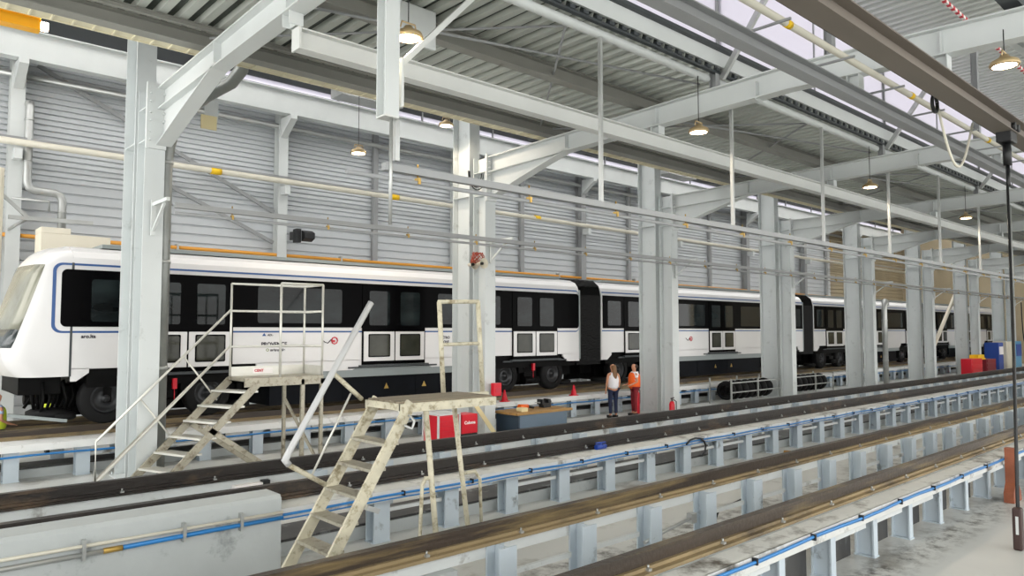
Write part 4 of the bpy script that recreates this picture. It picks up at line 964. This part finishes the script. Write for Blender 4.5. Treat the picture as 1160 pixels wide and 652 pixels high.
# ================================================================== PEOPLE
def skinmesh(name, nodes, edges, mat, parent, root=0, sub=1):
    bm = bmesh.new(); o0 = V(parent['_o']); sl = bm.verts.layers.skin.verify(); vs = []
    for i, (p, r) in enumerate(nodes):
        v = bm.verts.new(V(p)-o0); v[sl].radius = (r, r) if not isinstance(r, tuple) else r; v[sl].use_root = (i == root); vs.append(v)
    for a, c in edges: bm.edges.new((vs[a], vs[c]))
    me = bpy.data.meshes.new(name); bm.to_mesh(me); bm.free(); me.materials.append(mat)
    o = bpy.data.objects.new(name, me); C.objects.link(o); o['_o'] = list(o0); o.parent = parent
    s = o.modifiers.new('skin', 'SKIN'); s.use_smooth_shade = True
    s = o.modifiers.new('sub', 'SUBSURF'); s.levels = sub; s.render_levels = sub+1
    return o
def person(x, y, h, label, top, trou, hair, facing, long_hair, vest=None, arm_bend=0., z0=0, lean=0., crouch=0.):
    t = thing('person', (x, y, z0), label, 'person', None)
    k = h/1.7; f = V((math.cos(facing), math.sin(facing), 0)); s = V((-f.y, f.x, 0))   # f: where they look, s: their left
    def P(a, c, z): return V((x, y, z0)) + f*(a*k+lean*max(0, z-.9)*k) + s*(c*k) + V((0, 0, z*k))
    N = []; E = []
    def n(p, r): N.append((p, r*k if not isinstance(r, tuple) else (r[0]*k, r[1]*k))); return len(N)-1
    pel = n(P(0, 0, .95), .13); wst = n(P(0, 0, 1.1), .115); ch = n(P(0, 0, 1.3), .13); nk0 = n(P(0, 0, 1.42), .07); nk = n(P(.0, 0, 1.48), .048); hd0 = n(P(.01, 0, 1.55), .07); hd = n(P(.01, 0, 1.63), .082); hdt = n(P(0, 0, 1.69), .05)
    E += [(pel, wst), (wst, ch), (ch, nk0), (nk0, nk), (nk, hd0), (hd0, hd), (hd, hdt)]
    ns = n(P(.09, 0, 1.585), .012); E.append((hd0, ns))
    hands = []
    for q in (-1, 1):
        hp = n(P(0, q*.09, .9), .085); kn = n(P(.02, q*.1, .5), .055); an = n(P(-.01, q*.1, .1), .036); to = n(P(.13, q*.11, .035), .03)
        E += [(pel, hp), (hp, kn), (kn, an), (an, to)]
        sh = n(P(0, q*.17, 1.38), .05); el = n(P(-.02, q*.23, 1.12), .036)
        if arm_bend: wr = n(P(.18*arm_bend, q*.19, 1.02), .024); d = (f*.9 - V((0, 0, .3)))
        else: wr = n(P(.06, q*.22, .9), .024); d = V((0, 0, -1))+f*.2
        d.normalize()
        pa = n(N[wr][0]+d*.06*k, .026); E += [(ch, sh), (sh, el), (el, wr), (wr, pa)]
        sv = f if not arm_bend else s
        for fi, (off, ln) in enumerate(((-.024, .06), (-.008, .072), (.008, .068), (.024, .055))):
            a = n(N[pa][0]+sv*off*k+d*.03*k, .0085); c = n(N[pa][0]+sv*off*1.1*k+d*(.03+ln*.6)*k, .008); e = n(N[pa][0]+sv*off*k+d*(.03+ln)*k+f*.012*k, .007)
            E += [(pa, a), (a, c), (c, e)]
        th = n(N[wr][0]+d*.03*k+f*.03*k, .009); th2 = n(N[wr][0]+d*.07*k+f*.045*k, .008); E += [(wr, th), (th, th2)]
    skinmesh('body', N, E, skin, t)
    # clothes
    N2 = []; E2 = []
    def m(p, r): N2.append((p, r*k)); return len(N2)-1
    a = m(P(0, 0, .88), .20); b_ = m(P(0, 0, 1.08), .175); c_ = m(P(0, 0, 1.28), .185); d_ = m(P(0, 0, 1.42), .12); E2 += [(a, b_), (b_, c_), (c_, d_)]
    for q in (-1, 1):
        e_ = m(P(0, q*.13, 1.38), .08); E2.append((c_, e_))
        if vest is not None:
            g_ = m(P(-.01, q*.21, 1.22), .056); E2.append((e_, g_))
    skinmesh('top', N2, E2, top, t)
    if vest is not None:
        N3 = []; E3 = []
        a = len(N3); N3 += [(P(0, 0, .82), .23*k), (P(0, 0, 1.08), .21*k), (P(0, 0, 1.3), .215*k), (P(0, 0, 1.44), .15*k)]; E3 = [(0, 1), (1, 2), (2, 3)]
        skinmesh('hi_vis_vest', N3, E3, vest, t)
        for z in (.98, 1.14):
            MB().lathe([(.17*k, -.02), (.188*k, -.018), (.188*k, .018), (.17*k, .02)], P(0, 0, z), 'z', 24).build('reflective_band', reflect, t)
    N4 = [(P(0, 0, .96), .14*k)]; E4 = []
    for q in (-1, 1):
        i = len(N4); N4 += [(P(0, q*.09, .86), .10*k), (P(.02, q*.1, .5), .07*k), (P(-.005, q*.1, .12), .052*k)]; E4 += [(0, i), (i, i+1), (i+1, i+2)]
    skinmesh('trousers', N4, E4, trou, t)
    for q in (-1, 1):
        b = MB(); c = P(.05, q*.105, 0); b.prism(rrect(-.13*k, .14*k, -.045*k, .045*k, .04*k), 0, .08*k, 'z')
        o = b.build('shoe', blackp, t, origin=(0, 0, 0)); o.location = c-V(t['_o']); o.rotation_euler = (0, 0, facing)
    N5 = [(P(-.025, 0, 1.66), .095*k), (P(-.05, 0, 1.6), .085*k)]; E5 = [(0, 1)]
    if long_hair:
        N5 += [(P(-.10, 0, 1.48), (.085*k, .05*k)), (P(-.13, .0, 1.34), (.08*k, .035*k)), (P(-.13, 0, 1.22), (.05*k, .02*k))]; E5 += [(1, 2), (2, 3), (3, 4)]
    else: N5 += [(P(-.06, 0, 1.53), .05*k)]; E5 += [(1, 2)]
    skinmesh('hair', N5, E5, hair, t)
    return t
person(17.95, 14.95, 1.68, 'person with long light brown hair, white sleeveless top and navy trousers, seen from behind', whitef, navy, hairb, math.radians(70), True)
person(18.95, 14.9, 1.66, 'person in orange hi-vis vest and dark red trousers beside the column, turned to the train', whitef, redd, haird, math.radians(150), False, vest=orangev, arm_bend=1.)
person(2.3, 17.5, 1.5, 'worker in yellow hi-vis vest stooping under the train nose at the left edge', shirtb, navy, haird, math.radians(20), False, vest=yellv, arm_bend=1.)
person(3.6, 19.35, 1.6, 'half-hidden worker in yellow hi-vis vest behind the coupler gear', shirtb, navy, haird, math.radians(-90), False, vest=yellv)

# ================================================================== LIGHT, WORLD, CAMERA
w = bpy.data.worlds.new('world'); bpy.context.scene.world = w; w.use_nodes = True
bg = w.node_tree.nodes['Background']; bg.inputs[0].default_value = (1.0, .995, .975, 1); bg.inputs[1].default_value = 1.5
sd = bpy.data.lights.new('sun', 'SUN'); sd.energy = 4.0; sd.angle = .05; sd.color = (1, .96, .9)
so = bpy.data.objects.new('sun', sd); C.objects.link(so)
so.rotation_euler = V((.35, -.62, -.75)).to_track_quat('-Z', 'Y').to_euler()

cam = bpy.data.cameras.new('camera'); co = bpy.data.objects.new('camera', cam); C.objects.link(co)
cam.sensor_width = 36; cam.lens = 830*36/1160; cam.clip_end = 300; cam.clip_start = .05
yaw = math.radians(47.6); pit = math.atan(48/830)
d = V((math.cos(yaw)*math.cos(pit), math.sin(yaw)*math.cos(pit), math.sin(pit)))
co.location = (0, 0, 2.73); co.rotation_euler = d.to_track_quat('-Z', 'Y').to_euler()
sc = bpy.context.scene; sc.camera = co
sc.view_settings.view_transform = 'Standard'; sc.view_settings.look = 'None'; sc.view_settings.gamma = 1; sc.view_settings.exposure = 1.1
sc.view_settings.use_curve_mapping = False
for o in bpy.data.objects:
    if '_o' in o: del o['_o']
